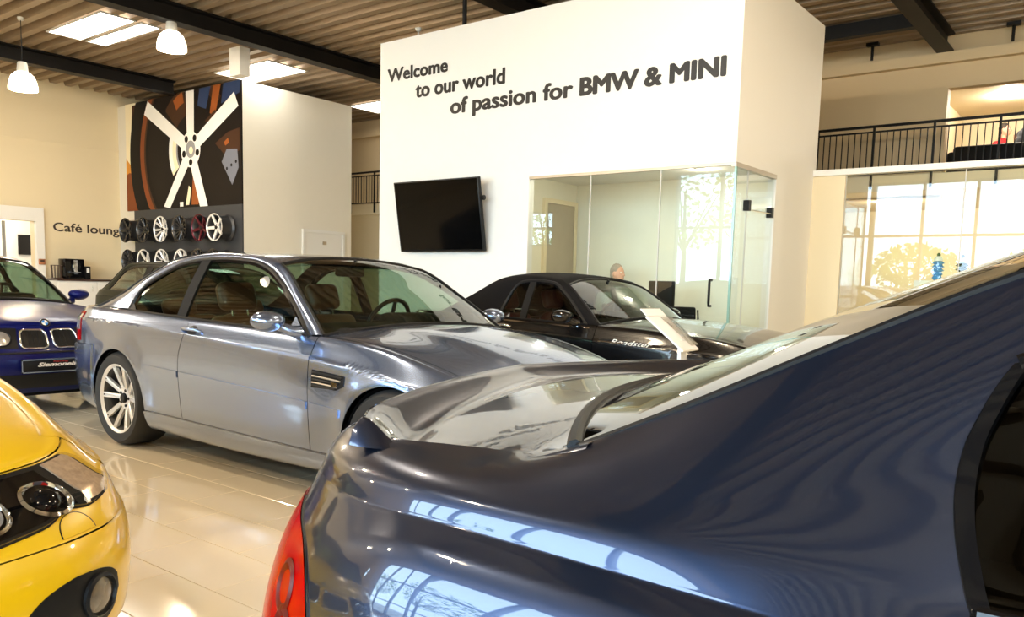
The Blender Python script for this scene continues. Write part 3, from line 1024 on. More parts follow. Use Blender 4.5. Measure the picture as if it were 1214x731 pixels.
def kidney(root, net, y0, y1, v0, v1, s, slats=6, inner=BLACK):
    """chrome-framed grille with upright slats"""
    us = [u_of_y(net, (v0 + v1) / 2, y) for y in np.linspace(y0, y1, 12)]
    us = sorted(us)
    o = uv_patch('kidney_grille', net, np.linspace(us[0], us[-1], 12), v0, v1, inner, root, 0.004, s)
    ua, ub = us[0], us[-1]
    dv = (v1 - v0) * 0.22; du = (ub - ua) * 0.18
    loop = []
    for (cu, cv, a0) in ((ub - du, v1 - dv, 0), (ua + du, v1 - dv, 90), (ua + du, v0 + dv, 180), (ub - du, v0 + dv, 270)):
        for a in np.linspace(a0, a0 + 90, 6):
            loop.append((cu + du * math.cos(math.radians(a)), cv + dv * math.sin(math.radians(a))))
    p = net.ev([l[0] for l in loop], [l[1] for l in loop])
    p[:, 0] += 0.010
    mb = MB(); mb.tube([(a[0], a[1] * s, a[2]) for a in p], 0.0085, 8, closed=True)
    mb.build('grille_surround', CHROME, o, 60)
    for k in range(slats):
        f = (k + 0.7) / (slats + 0.4)
        u = ua + (ub - ua) * f
        p = net.ev([u, u, u], [v0 + dv * 0.4, (v0 + v1) / 2, v1 - dv * 0.4]); p[:, 0] += 0.006
        mb = MB(); mb.tube([(a[0], a[1] * s, a[2]) for a in p], 0.0035, 5)
        mb.build('slat', BLACK, o)
    return o
# ================================================================== the hall
DZ = 5.2            # underside of the roof deck
BZ = 4.93           # underside of the steel beams
XL, XR, YF, YG = -19.0, 8.0, -6.0, 14.4
WT = DZ + 0.125     # outer walls close the ribs of the roof sheet

def wallpiece(name, boxes, m_, parent=None):
    mb = MB()
    for a, b in boxes: mb.box(a, b)
    o = mb.build(name, m_, parent, smooth=0)
    if parent is None: structure(o)
    return o

# ---- floor of long cream tiles
fl = wallpiece('floor', [((XL - 2.2, YF - 0.2, -0.12), (XR + 0.2, 18.4, -0.004))], GROUT)
TX, TY = 0.62, 0.3145
def tile_mesh(name, boxes):
    mb = MB()
    for (x, y, w, d) in boxes:
        g, bv = 0.0013, 0.0015
        x0, x1, y0, y1 = x + g, x + w - g, y + g, y + d - g
        v = [(x0, y0, -0.006), (x1, y0, -0.006), (x1, y1, -0.006), (x0, y1, -0.006)]
        v += [(x0, y0, -bv), (x1, y0, -bv), (x1, y1, -bv), (x0, y1, -bv)]
        v += [(x0 + bv, y0 + bv, 0), (x1 - bv, y0 + bv, 0), (x1 - bv, y1 - bv, 0), (x0 + bv, y1 - bv, 0)]
        f = [(0, 1, 5, 4), (1, 2, 6, 5), (2, 3, 7, 6), (3, 0, 4, 7), (4, 5, 9, 8), (5, 6, 10, 9), (6, 7, 11, 10), (7, 4, 8, 11), (8, 9, 10, 11)]
        mb.add(v, f)
    return mb
cells = []
i0, i1 = int((XL - 2) / TX) - 1, int(XR / TX) + 1
j0, j1 = int(YF / TY) - 1, int(18 / TY) + 1
for j in range(j0, j1):
    for i in range(i0, i1):
        x = i * TX + (TX / 2 if j % 2 else 0.0) + 0.03
        y = 2.015 + (j - 6) * TY
        if x < XL - 2.1 or x + TX > XR or y < YF - 0.1 or y + TY > 18.3: continue
        cells.append((math.hypot((x + 3.2) * 0.9, y - 1.7), x, y))
cells.sort()
tme = tile_mesh('tile', [(0, 0, TX, TY)]).mesh('tile', TILE, 0)
for _, x, y in cells[:300]:
    link('tile', tme, fl, (x, y, 0))
stuff(tile_mesh('tile_field', [(x, y, TX, TY) for _, x, y in cells[300:]]).build('tile_field', TILE, fl, 0))

# ---- roof deck: trapezoid sheet, ribs along X
mb = MB(); prof = []; y = YF - 0.2
while y < 18.6:
    prof += [(y, DZ), (y + 0.125, DZ), (y + 0.16, DZ + 0.11), (y + 0.275, DZ + 0.11)]
    y += 0.31
x0, x1 = XL - 0.2, XR + 0.2
vs = []
for (yy, zz) in prof: vs += [(x0, yy, zz), (x1, yy, zz)]
mb.add(vs, [(2 * i, 2 * i + 1, 2 * i + 3, 2 * i + 2) for i in range(len(prof) - 1)])
ce = structure(mb.build('ceiling', DECK, smooth=0))
wallpiece('ceiling_slab', [((XL - 2.2, YF - 0.2, DZ + 0.13), (XR + 0.2, 18.6, DZ + 0.30))], DECK, ce)

# ---- steel roof beams along Y
BEAMX = [-16.55, -11.92, -7.37, -2.86, 1.7, 6.2]
bl = ['black roof beam above the café lounge, passing over the wheel poster', 'black roof beam between the wheel poster block and the white welcome wall',
      'black roof beam crossing above the white welcome wall lettering', 'black roof beam ending on the gallery wall over the balcony',
      'black roof beam over the slate blue car near the showroom front', 'black roof beam along the blank side wall of the hall']
def ibeam(mb, x, z0, z1, ya, yb, w=0.22):
    p = [(x - w / 2, z0), (x + w / 2, z0), (x + w / 2, z0 + 0.022), (x + 0.02, z0 + 0.035), (x + 0.02, z1 - 0.035), (x + w / 2, z1 - 0.022), (x + w / 2, z1),
         (x - w / 2, z1), (x - w / 2, z1 - 0.022), (x - 0.02, z1 - 0.035), (x - 0.02, z0 + 0.035), (x - w / 2, z0 + 0.022)]
    mb.prism(p, ya, yb, 'y')
for x, lb in zip(BEAMX, bl):
    mb = MB(); ibeam(mb, x, BZ, DZ - 0.002, YF + 0.02, YG - 0.13 if x > -14 else 9.45, 0.24)
    o = tag(mb.build('roof_beam', STEEL, smooth=0), lb, 'beam', 'black steel roof beams')
mb = MB()
mb.box((-7.2, 12.95, 5.00), (-2.98, 13.09, DZ - 0.002))
o = tag(mb.build('roof_purlin', STEEL, smooth=0), 'thin black cross beam under the roof deck before the gallery wall', 'beam')
# small hangers between roof and gallery trim
for i, (x, lb) in enumerate(((-3.91, 'black conduit hanger on gallery wall beside the roof beam end'), (-1.95, 'black conduit hanger on gallery wall over the seated people'))):
    mb = MB(); mb.tube([(x, 14.17, 4.93), (x, 14.17, DZ - 0.001)], 0.022, 8); mb.box((x - 0.09, 14.12, DZ - 0.05), (x + 0.09, 14.22, DZ - 0.001))
    tag(mb.build('conduit_hanger', STEEL), lb, 'hanger', 'conduit hangers on the gallery wall')
mb = MB(); mb.tube([(-7.43, 8.3, 4.44), (-7.43, 8.3, DZ)], 0.03, 8)
tag(mb.build('hanger_rod', STEEL), 'dark rod tying the top of the white welcome wall to the roof', 'rod')
mb = MB(); mb.tube([(-8.27, 8.3, 4.44), (-8.27, 8.3, 4.62)], 0.012, 6); mb.lathe([(0.03, 4.60), (0.05, 4.64), (0.0, 4.66)], 12, 'z', c=(-8.27, 8.3, 0))
tag(mb.build('alarm_sensor', LIGHTTRIM), 'small pale sensor standing on top edge of the welcome wall', 'sensor')

# ---- skylights
sky_rows = [((-15.02, 6.38), (-13.2, 6.90), 'broad white skylight in roof before the wheel poster, wider of a pair'),
            ((-15.02, 7.02), (-13.2, 7.32), 'narrow white skylight strip beside the broader one before the wheel poster'),
            ((-15.05, 9.50), (-13.35, 10.36), 'white skylight in roof above the wheel poster block'),
            ((-15.08, 12.95), (-13.4, 13.80), 'white skylight seen in the gap between poster block and welcome wall')]
for (a, b, lb) in sky_rows:
    r = empty('skylight', ((a[0] + b[0]) / 2, (a[1] + b[1]) / 2, DZ))
    tag(r, lb, 'skylight', 'roof skylights')
    w, d = (b[0] - a[0]) / 2, (b[1] - a[1]) / 2
    mb = MB(); mb.box((-w, -d, -0.012), (w, d, -0.004)); mb.build('skylight_panel', SKYMAT, r, 0)
    mb = MB()
    for q in (((-w - 0.03, -d - 0.03, -0.02), (w + 0.03, -d, 0)), ((-w - 0.03, d, -0.02), (w + 0.03, d + 0.03, 0)), ((-w - 0.03, -d, -0.02), (-w, d, 0)), ((w, -d, -0.02), (w + 0.03, d, 0))): mb.box(*q)
    mb.build('skylight_frame', LIGHTTRIM, r, 0)

# ---- outer walls
YP0, YP1, PZ = 4.9, 7.65, 2.26          # portal opening in the café wall
wl = wallpiece('wall_left', [((XL - 0.2, YF, 0), (XL, YP0, WT)), ((XL - 0.2, YP1, 0), (XL, 18.4, WT)), ((XL - 0.2, YP0, PZ), (XL, YP1, WT))], CREAM)
mb = MB(); mb.box((XL, YP1, 0), (XL + 0.10, 7.81, 2.54)); mb.box((XL, YP0 - 0.16, PZ), (XL + 0.10, YP1, 2.54)); mb.box((XL, YP0 - 0.16, 0), (XL + 0.10, YP0, PZ))
structure(mb.build('trim_1', WHITE, smooth=0))
wallpiece('wall_niche', [((XL - 2.2, YP0 - 0.3, 0), (XL - 2.0, 8.85, DZ)), ((XL - 2.2, YP0 - 0.5, 0), (XL - 0.2, YP0 - 0.3, DZ)), ((XL - 2.2, 8.65, 0), (XL - 0.2, 8.85, DZ)), ((XL - 2.2, YP0 - 0.4, 2.6), (XL - 0.2, 8.85, 2.7))], WHITE)
wallpiece('wall_right', [((XR, YF, 0), (XR + 0.2, 18.4, WT))], CREAM)
mb = MB(); mb.box((XL, 4.5, 3.95), (XL + 0.012, 9.6, 3.99))
structure(mb.build('trim_2', CREAM, smooth=0))
# gallery wall with the opening of the upper lounge
GX0, GX1, GZ0, GZ1 = -2.80, 3.2, 3.02, 4.41
wallpiece('wall_back', [((XL, YG, 2.75), (GX0, YG + 0.2, WT)), ((GX1, YG, 2.75), (XR, YG + 0.2, WT)), ((GX0, YG, GZ1), (GX1, YG + 0.2, WT))], CREAM_SHADED)
mb = MB(); mb.box((XL, YG - 0.13, 4.775), (XR, YG, 4.93)); structure(mb.build('trim_3', CREAM_SHADED, smooth=0))
wallpiece('floor_gallery', [((XL, 13.62, 2.78), (XR, 18.2, 3.02))], CREAM)
wallpiece('wall_back_lower', [((XL, 13.72, 0), (-7.0, 13.9, 2.78)), ((-7.0, 13.72, 0), (-6.8, 17.0, 2.78)), ((-6.8, 16.8, 0), (XR, 17.0, 2.78))], CREAM)
wallpiece('wall_lounge', [((-6.0, 18.0, 3.02), (XR, 18.2, DZ)), ((GX0 - 0.6, YG + 0.2, 3.02), (GX0 - 0.4, 18.0, DZ)), ((0.6, 16.9, 3.02), (0.88, 17.2, 4.65))], CREAM)
wallpiece('ceiling_lounge', [((-4, YG + 0.2, 4.62), (XR, 18.1, 4.72))], CREAM)

# ---- front wall of glass behind the camera: mullions 1.43 m apart, one transom
sx0, sx1, wz0, wz1 = -11.39, 7.2, 0.12, 4.58
wallpiece('wall_front', [((XL, YF - 0.2, 0), (-16.75, YF, WT)), ((-16.75, YF - 0.2, 0), (-15.8, YF, 2.5)), ((-16.75, YF - 0.2, 3.6), (-15.8, YF, WT)), ((-15.8, YF - 0.2, 0), (sx0, YF, WT)),
                         ((sx1, YF - 0.2, 0), (XR, YF, WT)), ((sx0, YF - 0.2, 0), (sx1, YF, wz0)), ((sx0, YF - 0.2, wz1), (sx1, YF, WT))], CREAM)
MULL = mat('grey_mullion', (0.22, 0.22, 0.23), 0.4, metal=0.3)
wi = structure(empty('window_1', (0, YF - 0.1, 0)))
n = 13
for k in range(n + 1):
    x = sx0 + 1.43 * k
    mb = MB(); w = 0.035 if k % 3 else 0.07
    mb.box((x - w, -0.07, wz0), (x + w, 0.07, wz1)); mb.build('mullion', MULL, wi, 0)
for z in (wz0 + 0.03, 1.1, 2.98, wz1 - 0.03):
    mb = MB(); mb.box((sx0, -0.06, z - 0.035), (sx1, 0.06, z + 0.035)); mb.build('transom', MULL, wi, 0)
for k in range(n):
    x = sx0 + 1.43 * k + 0.05
    for za, zb in ((wz0 + 0.06, 1.065), (1.135, 2.945), (3.015, wz1 - 0.06)):
        mb = MB(); mb.add([(x, 0, za), (x + 1.33, 0, za), (x + 1.33, 0, zb), (x, 0, zb)], [(0, 1, 2, 3)]); mb.build('pane', G_WIN, wi, 0)
w2 = structure(empty('window_2', (-16.275, YF - 0.1, 0)))
mb = MB()
for a, b in (((-0.475, -0.05, 2.5), (-0.43, 0.05, 3.6)), ((0.43, -0.05, 2.5), (0.475, 0.05, 3.6)), ((-0.475, -0.05, 3.05), (0.475, 0.05, 3.11)), ((-0.475, -0.05, 2.5), (0.475, 0.05, 2.54)), ((-0.475, -0.05, 3.56), (0.475, 0.05, 3.6))): mb.box(a, b)
mb.build('window_frame', MULL, w2, 0)
for za, zb in ((2.54, 3.05), (3.11, 3.56)):
    mb = MB(); mb.add([(-0.43, 0, za), (0.43, 0, za), (0.43, 0, zb), (-0.43, 0, zb)], [(0, 1, 2, 3)]); mb.build('pane', G_WIN, w2, 0)
# daylight sampling helper at the glass front
for (x0, x1, z0, z1) in ((sx0, sx1, wz0, wz1),):
    ld = bpy.data.lights.new('window_portal', 'AREA'); ld.shape = 'RECTANGLE'; ld.size = x1 - x0; ld.size_y = z1 - z0
    ld.cycles.is_portal = True
    lo = bpy.data.objects.new('window_portal', ld); COL.objects.link(lo)
    lo.location = ((x0 + x1) / 2, YF - 0.22, (z0 + z1) / 2); lo.rotation_euler = (math.radians(90), 0, 0)
# outdoors, seen only mirrored in the glass
wallpiece('ground', [((-60, -60, -0.3), (40, YF - 0.2, -0.13))], PAVING)
def tree(x, y, h, r, lb, seed):
    rnd = random.Random(seed)
    root = empty('street_tree', (x, y, -0.13)); tag(root, lb, 'tree', 'trees outside the glass front')
    mb = MB(); mb.tube([(0, 0, 0), (0.05, 0, h * 0.35), (0.0, 0.05, h * 0.75)], [0.16, 0.12, 0.05], 8)
    for k in range(5):
        a = k * 1.26; mb.tube([(0, 0, h * 0.4), (r * 0.6 * math.cos(a), r * 0.6 * math.sin(a), h * 0.75)], [0.06, 0.02], 6)
    mb.build('trunk', BARK, root)
    mb = MB()
    for k in range(900):
        a, b, c = rnd.uniform(0, 6.28), rnd.uniform(-1, 1), rnd.uniform(0.45, 1) ** 0.5
        s = math.sqrt(1 - b * b)
        p = Vector((r * c * s * math.cos(a), r * c * s * math.sin(a), h * 0.72 + h * 0.32 * b * c))
        e1 = Vector((rnd.uniform(-1, 1), rnd.uniform(-1, 1), rnd.uniform(-1, 1))).normalized() * 0.14; e2 = e1.orthogonal().normalized() * 0.09
        mb.add([p - e1, p - e2, p + e1, p + e2], [(0, 1, 2, 3)])
    me = bpy.data.meshes.new('crown'); me.from_pydata(mb.v, [], mb.f); me.materials.append(LEAF)
    stuff(link('crown', me, root))
for i, (x, y, h, r) in enumerate(((-22.5, -15, 6.5, 2.4), (-16.8, -17.5, 7.5, 2.8), (-8.2, -17.5, 3.4, 1.8), (-3.5, -18, 3.2, 2.0), (2.0, -17, 3.0, 1.8))):
    tree(x, y, h, r, ['leafy tree outside opposite the café end', 'tallest tree outside the glass front', 'low bushy tree outside near middle of glass front', 'second low tree outside the glass front', 'small tree outside near the blank side wall'][i], i)

# ---- white welcome box with the glass office
BX0, BX1, BY0, BY1, BH = -8.745, -3.474, 8.05, 10.5, 4.45
OX0, OH, RY = -6.11, 2.5, 9.18
T_ = 0.10
OB, OL, OCZ = 9.75, -6.55, 2.60
wallpiece('wall_welcome', [((BX0, BY0, OH), (BX1, BY0 + T_, BH)), ((BX0, BY0, 0), (OX0, BY0 + T_, OH)), ((BX1 - T_, BY0 + T_, OH), (BX1, RY, BH)), ((BX1 - T_, RY, 0), (BX1, BY1, BH)),
                           ((BX0, BY0 + T_, 0), (BX0 + T_, BY1, BH)), ((BX0 + T_, BY1 - T_, 0), (BX1 - T_, BY1, BH)), ((BX0 + T_, BY0 + T_, BH - 0.1), (BX1 - T_, BY1 - T_, BH))], WHITE)
wallpiece('wall_office', [((OL - 0.08, BY0 + T_, 0), (OL, OB, OCZ)), ((OL, OB, 0), (BX1 - T_, OB + 0.08, OCZ))], mat('office_wall', (0.72, 0.69, 0.57), 0.6, var=.02))
wallpiece('ceiling_office', [((OL, BY0 + T_, OCZ), (BX1 - T_, OB, OCZ + 0.05))], WHITE)
d2 = structure(empty('door_2', (OL, 9.36, 0)))
mb = MB(); mb.box((0.0, -0.36, 0), (0.03, 0.30, 2.30)); mb.build('door_panel', GOLDTRIM, d2, 0)
mb = MB(); mb.box((0, -0.42, 0), (0.045, -0.36, 2.36)); mb.box((0, 0.30, 0), (0.045, 0.36, 2.36)); mb.box((0, -0.36, 2.30), (0.045, 0.30, 2.36)); mb.build('door_frame', CREAM, d2, 0)
# glass front of the office
go = structure(empty('window_3', (0, 0, 0)))
mb = MB(); mb.box((OX0, BY0 - 0.004, OH - 0.03), (BX1 + 0.004, BY0 + 0.05, OH)); mb.box((BX1 - 0.05, BY0, OH - 0.045), (BX1 + 0.006, RY, OH + 0.0)); mb.build('head_channel', GOLDTRIM, go, 0)
for xa, xb_ in ((OX0, -5.235), (-5.23, -4.335), (-4.33, -3.49)):
    mb = MB(); mb.add([(xa, BY0 + 0.02, 0.02), (xb_, BY0 + 0.02, 0.02), (xb_, BY0 + 0.02, OH - 0.03), (xa, BY0 + 0.02, OH - 0.03)], [(0, 1, 2, 3)]); mb.build('pane', G_PANE, go, 0)
for ya, yb in ((BY0 + 0.03, 8.42), (8.425, RY)):
    mb = MB(); mb.add([(BX1 - 0.02, ya, 0.02), (BX1 - 0.02, yb, 0.02), (BX1 - 0.02, yb, OH - 0.045), (BX1 - 0.02, ya, OH - 0.045)], [(0, 1, 2, 3)]); mb.build('pane', G_PANE, go, 0)
GEDGE = mat('green_glass_edge', (0.25, 0.42, 0.36), 0.15, coat=0.5)
for (x, y, zt, w) in ((-5.2325, BY0 + 0.02, OH - 0.03, 0.006), (-4.3325, BY0 + 0.02, OH - 0.03, 0.006), (-3.482, BY0 + 0.022, OH - 0.03, 0.012), (BX1 - 0.02, 8.4225, OH - 0.04, 0.006)):
    mb = MB(); mb.box((x - w, y - w, 0.0), (x + w, y + w, zt)); mb.build('pane_edge', GEDGE if w > 0.01 else LIGHTTRIM, go, 0)
mb = MB(); mb.tube([(-3.675, BY0 - 0.0, 1.03), (-3.675, BY0 - 0.05, 1.03), (-3.675, BY0 - 0.055, 1.06), (-3.675, BY0 - 0.055, 1.27), (-3.675, BY0 - 0.05, 1.30), (-3.675, BY0, 1.30)], 0.014, 8); mb.build('door_handle', BLACK, go)
for (y, z) in ((8.42, 2.10), (9.08, 2.08)):
    mb = MB(); mb.box((BX1 - 0.045, y - 0.03, z - 0.06), (BX1 + 0.02, y + 0.03, z + 0.05)); mb.build('patch_fitting', STEEL, go, 0)
mb = MB(); mb.tube([(BX1 + 0.01, 8.42, 2.05), (BX1 + 0.01, 9.08, 2.06)], 0.008, 6); mb.build('stay_bar', CHROME, go)
def downlight(x, y, z, lb, r=0.09, power=1.0):
    o = empty('downlight', (x, y, z)); tag(o, lb, 'light', 'recessed ceiling lights')
    mb = MB(); mb.lathe([(0, -0.006), (r * 0.8, -0.006)], 20, 'z'); mb.build('lens', DOWNLIGHT, o)
    mb = MB(); mb.lathe([(r * 0.8, -0.004), (r * 0.85, -0.012), (r, -0.008), (r, 0.0)], 20, 'z'); mb.build('rim', LIGHTTRIM, o)
    l = bpy.data.lights.new('downlight_lamp', 'POINT'); l.energy = 8 * power; l.color = (1, 0.9, 0.75); l.shadow_soft_size = 0.06
    lo = bpy.data.objects.new('downlight_lamp', l); COL.objects.link(lo); lo.parent = o; lo.location = (0, 0, -0.08)
downlight(-5.55, 8.42, OCZ, 'small recessed light in office ceiling behind the glass front')
downlight(-4.3, 9.0, OCZ, 'second recessed office light above the desk')
downlight(-20.2, 7.4, 2.6, 'added light brightening the white niche of the café portal', .09, 6)  # added fill lamp, only there to brighten the niche
downlight(-2.2, 16.3, 4.62, 'added light brightening the upstairs lounge above the seated people', .09, 9)  # added lamp that lifts the dark lounge interior
downlight(0.6, 16.3, 4.62, 'second added light brightening the upstairs lounge', .09, 6)  # another added lamp for the same lounge

# ---- screen of glass beside the box, under the gallery
structure(wallpiece('wall_screen', [((BX1, 10.42, 0), (-3.085, 10.5, 2.64))], CREAM))
sc = structure(empty('window_4', (0, 10.46, 0)))
mb = MB(); mb.box((BX1 + 0.002, -0.065, 2.63), (5.0, 0.05, 2.70)); mb.build('head_rail', WHITE, sc, 0)
x = -3.085
while x < 4.6:
    w = 1.30
    mb = MB(); mb.add([(x + 0.004, 0, 0.03), (x + w, 0, 0.03), (x + w, 0, 2.63), (x + 0.004, 0, 2.63)], [(0, 1, 2, 3)]); mb.build('pane', G_PANE, sc, 0)
    mb = MB(); mb.box((x - 0.005, -0.008, 0), (x + 0.005, 0.008, 2.63)); mb.build('pane_edge', LIGHTTRIM, sc, 0)
    x += w + 0.004
downlight(-3.63, 14.95, 2.78, 'recessed light under the gallery behind the tall glass screen', 0.13, 7)
downlight(-1.2, 15.2, 2.78, 'second recessed light under the gallery further along', 0.13, 7)

# ---- gallery railing
def railing(xa, xb, lb):
    r = empty('gallery_railing', (xa, 13.6, 3.02)); tag(r, lb, 'railing', 'gallery railings')
    L = xb - xa
    mb = MB(); mb.rbox((0, -0.025, 0.735), (L, 0.025, 0.775), 0.01); mb.build('handrail', STEEL, r)
    for z in (0.66, 0.02):
        mb = MB(); mb.box((0, -0.012, z), (L, 0.012, z + 0.025)); mb.build('rail', STEEL, r, 0)
    bm_ = MB(); bm_.box((-0.007, -0.007, 0.03), (0.007, 0.007, 0.67)); bme = bm_.mesh('baluster', STEEL, 0)
    pm_ = MB(); pm_.box((-0.016, -0.025, -0.20), (0.016, 0.01, 0.74)); pme = pm_.mesh('railing_post', STEEL, 0)
    n = int(L / 0.0945)
    for k in range(n + 1):
        x = k * L / n
        if k % 9 == 0: link('railing_post', pme, r, (x, 0, 0))
        else: link('baluster', bme, r, (x, 0, 0))
railing(-4.506 - 0.8505 * 3, 3.2, 'black gallery railing before the seated people upstairs')
railing(-15.8, -10.4, 'black gallery railing seen in the gap beside the poster block')

# ---- poster block with the wheel display
PX0, PX1, PY, PH = -18.6, -14.17, 9.5, 4.95
wallpiece('wall_poster', [((XL, PY + 0.002, 0), (PX1, 12.21, PH))], mat('white_block', (0.74, 0.70, 0.60), 0.55, var=0.015, bump=0.04, bscale=120))
mb = MB(); mb.box((PX0 + 0.3, PY - 0.03, 0), (PX1, PY, 2.610)); gp = mb.build('display_board', GREYPANEL, smooth=0)
tag(gp, 'dark grey panel behind the displayed wheels, under the poster', 'panel')
d1 = structure(empty('door_1', (PX1, 11.44, 0)))
mb = MB(); mb.box((0, -0.50, 0), (0.02, 0.50, 2.17)); mb.build('door_panel', WHITE, d1, 0)
mb = MB(); mb.box((0, -0.56, 0), (0.045, -0.50, 2.23)); mb.box((0, 0.50, 0), (0.045, 0.56, 2.23)); mb.box((0, -0.50, 2.17), (0.045, 0.50, 2.23)); mb.build('door_frame', WHITE, d1, 0)
mb = MB(); mb.box((0.02, -0.03, 1.93), (0.026, 0.07, 2.0)); mb.build('door_plate', GOLDTRIM, d1, 0)
mb = MB(); mb.box((-13.30, 8.66, 4.72), (-12.98, 8.86, DZ)); tag(mb.build('roof_duct', WHITE, smooth=0), 'square white duct hanging from the roof above the wheel poster', 'duct')

# ---- giant wheel poster: flat printed shapes
def poster():
    r = empty('wheel_poster', ((PX0 + PX1) / 2, PY, (2.612 + PH) / 2)); tag(r, 'huge poster of a white five-spoke car wheel on the grey block', 'poster')
    w, h = (PX1 - PX0) / 2, (PH - 2.612) / 2
    cols = dict(base=(0.010, 0.007, 0.006), rust=(0.22, 0.06, 0.018), orange=(0.62, 0.26, 0.04), tyre=(0.005, 0.004, 0.004), white=(0.86, 0.85, 0.82), hub=(0.30, 0.30, 0.31),
                blue=(0.03, 0.05, 0.12), glow=(0.30, 0.085, 0.02), brown=(0.055, 0.024, 0.012), pale=(0.88, 0.78, 0.55), grey=(0.16, 0.17, 0.21))
    M_ = {k: mat('print_' + k, c, 0.5, spec=0.15, var=0.25 if k in ('rust', 'orange', 'base', 'glow') else 0.05, vscale=2.2) for k, c in cols.items()}
    mb = MB(); mb.box((-w, -0.03, -h), (w, 0.0, h)); mb.build('poster_board', M_['base'], r, 0)
    lay = [0]
    def pr(name, mname, poly):
        lay[0] += 1; y = -0.0302 - 0.0003 * lay[0]
        q = [(u * 2 * w - w, v * 2 * h - h) for u, v in poly]
        # clip to the sheet
        q = [(min(max(a, -w), w), min(max(b, -h), h)) for a, b in q]
        mb = MB(); mb.add([(a, y, b) for a, b in q], [tuple(range(len(q)))]); o = mb.build(name, M_[mname], r, 0)
    A = w / h
    def arc(cx, cy, rr, a0, a1, n=24): return [(cx + rr * math.cos(math.radians(a)) / A, cy + rr * math.sin(math.radians(a))) for a in np.linspace(a0, a1, n)]
    cx, cy = 0.60, 0.50
    def ring(mname, r0, r1, a0, a1, n=40):
        pr('printed_shape', mname, arc(cx, cy, r0, a0, a1, n) + arc(cx, cy, r1, a1, a0, n))
    pr('printed_shape', 'orange', [(0, 0), (0.12, 0), (0.12, 1), (0, 1)])
    pr('printed_shape', 'pale', [(0.0, 0.50), (0.05, 0.42), (0.09, 0.60), (0.12, 0.62), (0.12, 1), (0.0, 1)])
    pr('printed_shape', 'rust', [(0, 0), (0.11, 0), (0.11, 0.33), (0.03, 0.36), (0, 0.34)])
    pr('printed_shape', 'brown', [(0.05, 0.62), (0.085, 0.7), (0.10, 0.98), (0.07, 0.98)])
    ring('tyre', 0.86, 1.06, 128, 232); ring('rust', 0.80, 0.87, 134, 226); ring('brown', 0.765, 0.80, 134, 226); ring('tyre', 0.72, 0.77, 130, 230)
    ring('brown', 0.30, 0.55, 100, 138); ring('glow', 0.42, 0.52, 104, 122); ring('brown', 0.52, 0.62, 40, 80)
    pr('printed_shape', 'blue', [(0.68, 1), (0.66, 0.86), (0.73, 0.82), (0.77, 1)])
    pr('printed_shape', 'glow', [(0.79, 1), (0.76, 0.78), (0.80, 0.74), (0.85, 1)])
    pr('printed_shape', 'blue', [(0.87, 1), (0.85, 0.84), (0.99, 0.90), (1, 1)])
    pr('printed_shape', 'brown', [(0.72, 0.72), (0.80, 0.66), (0.86, 0.72), (0.80, 0.80)])
    ring('pale', 0.24, 0.36, 158, 216); ring('white', 0.30, 0.36, 160, 210); ring('hub', 0.215, 0.24, 158, 216)
    pr('printed_shape', 'brown', [(0.80, 0.52), (0.90, 0.60), (0.99, 0.62), (0.99, 0.44), (0.90, 0.38)])
    pr('printed_shape', 'glow', [(0.87, 0.52), (0.90, 0.55), (0.91, 0.51), (0.88, 0.49)])
    pr('printed_shape', 'grey', [(0.85, 0.36), (0.89, 0.46), (0.97, 0.45), (0.98, 0.30), (0.93, 0.16), (0.89, 0.26)])
    for k in range(3): pr('printed_shape', 'tyre', arc(0.89 + .035 * k, 0.30 + .025 * k, .014, 0, 360, 10)[:-1])
    pr('printed_shape', 'glow', [(0.60, 0.02), (0.66, 0.02), (0.67, 0.2), (0.62, 0.34)])
    pr('printed_shape', 'pale', [(0.55, 0.02), (0.58, 0.02), (0.60, 0.16), (0.58, 0.19)])
    pr('printed_shape', 'white', [(0.50, 0.01), (0.53, 0.01), (0.53, 0.05), (0.50, 0.05)])
    def spoke(ang, w0, w1, L):
        a = math.radians(ang); d = (math.cos(a), math.sin(a)); n_ = (-d[1], d[0])
        P = []
        for (s, ww) in ((0.10, w0), (L, w1)):
            P.append((s, ww))
        pts = [(cx + (d[0] * P[0][0] + n_[0] * P[0][1]) / A, cy + d[1] * P[0][0] + n_[1] * P[0][1]), (cx + (d[0] * P[1][0] + n_[0] * P[1][1]) / A, cy + d[1] * P[1][0] + n_[1] * P[1][1]),
               (cx + (d[0] * P[1][0] - n_[0] * P[1][1]) / A, cy + d[1] * P[1][0] - n_[1] * P[1][1]), (cx + (d[0] * P[0][0] - n_[0] * P[0][1]) / A, cy + d[1] * P[0][0] - n_[1] * P[0][1])]
        pr('printed_spoke', 'white', pts)
    for ang, L in ((90, 0.56), (27, 0.78), (150, 0.86), (232, 0.66), (290, 0.58)):
        spoke(ang, 0.055, 0.066, L)
    pr('printed_hub', 'white', arc(cx, cy, 0.155, 0, 360, 40)[:-1])
    for k in range(5):
        a = math.radians(54 + 72 * k)
        pr('printed_bolt_hole', 'tyre', arc(cx + 0.112 * math.cos(a) / A, cy + 0.112 * math.sin(a), 0.030, 0, 360, 16)[:-1])
    pr('printed_hub', 'hub', arc(cx, cy, 0.075, 0, 360, 32)[:-1])
    pr('printed_hub', 'pale', arc(cx + 0.004, cy - 0.01, 0.032, 0, 360, 24)[:-1])
poster()

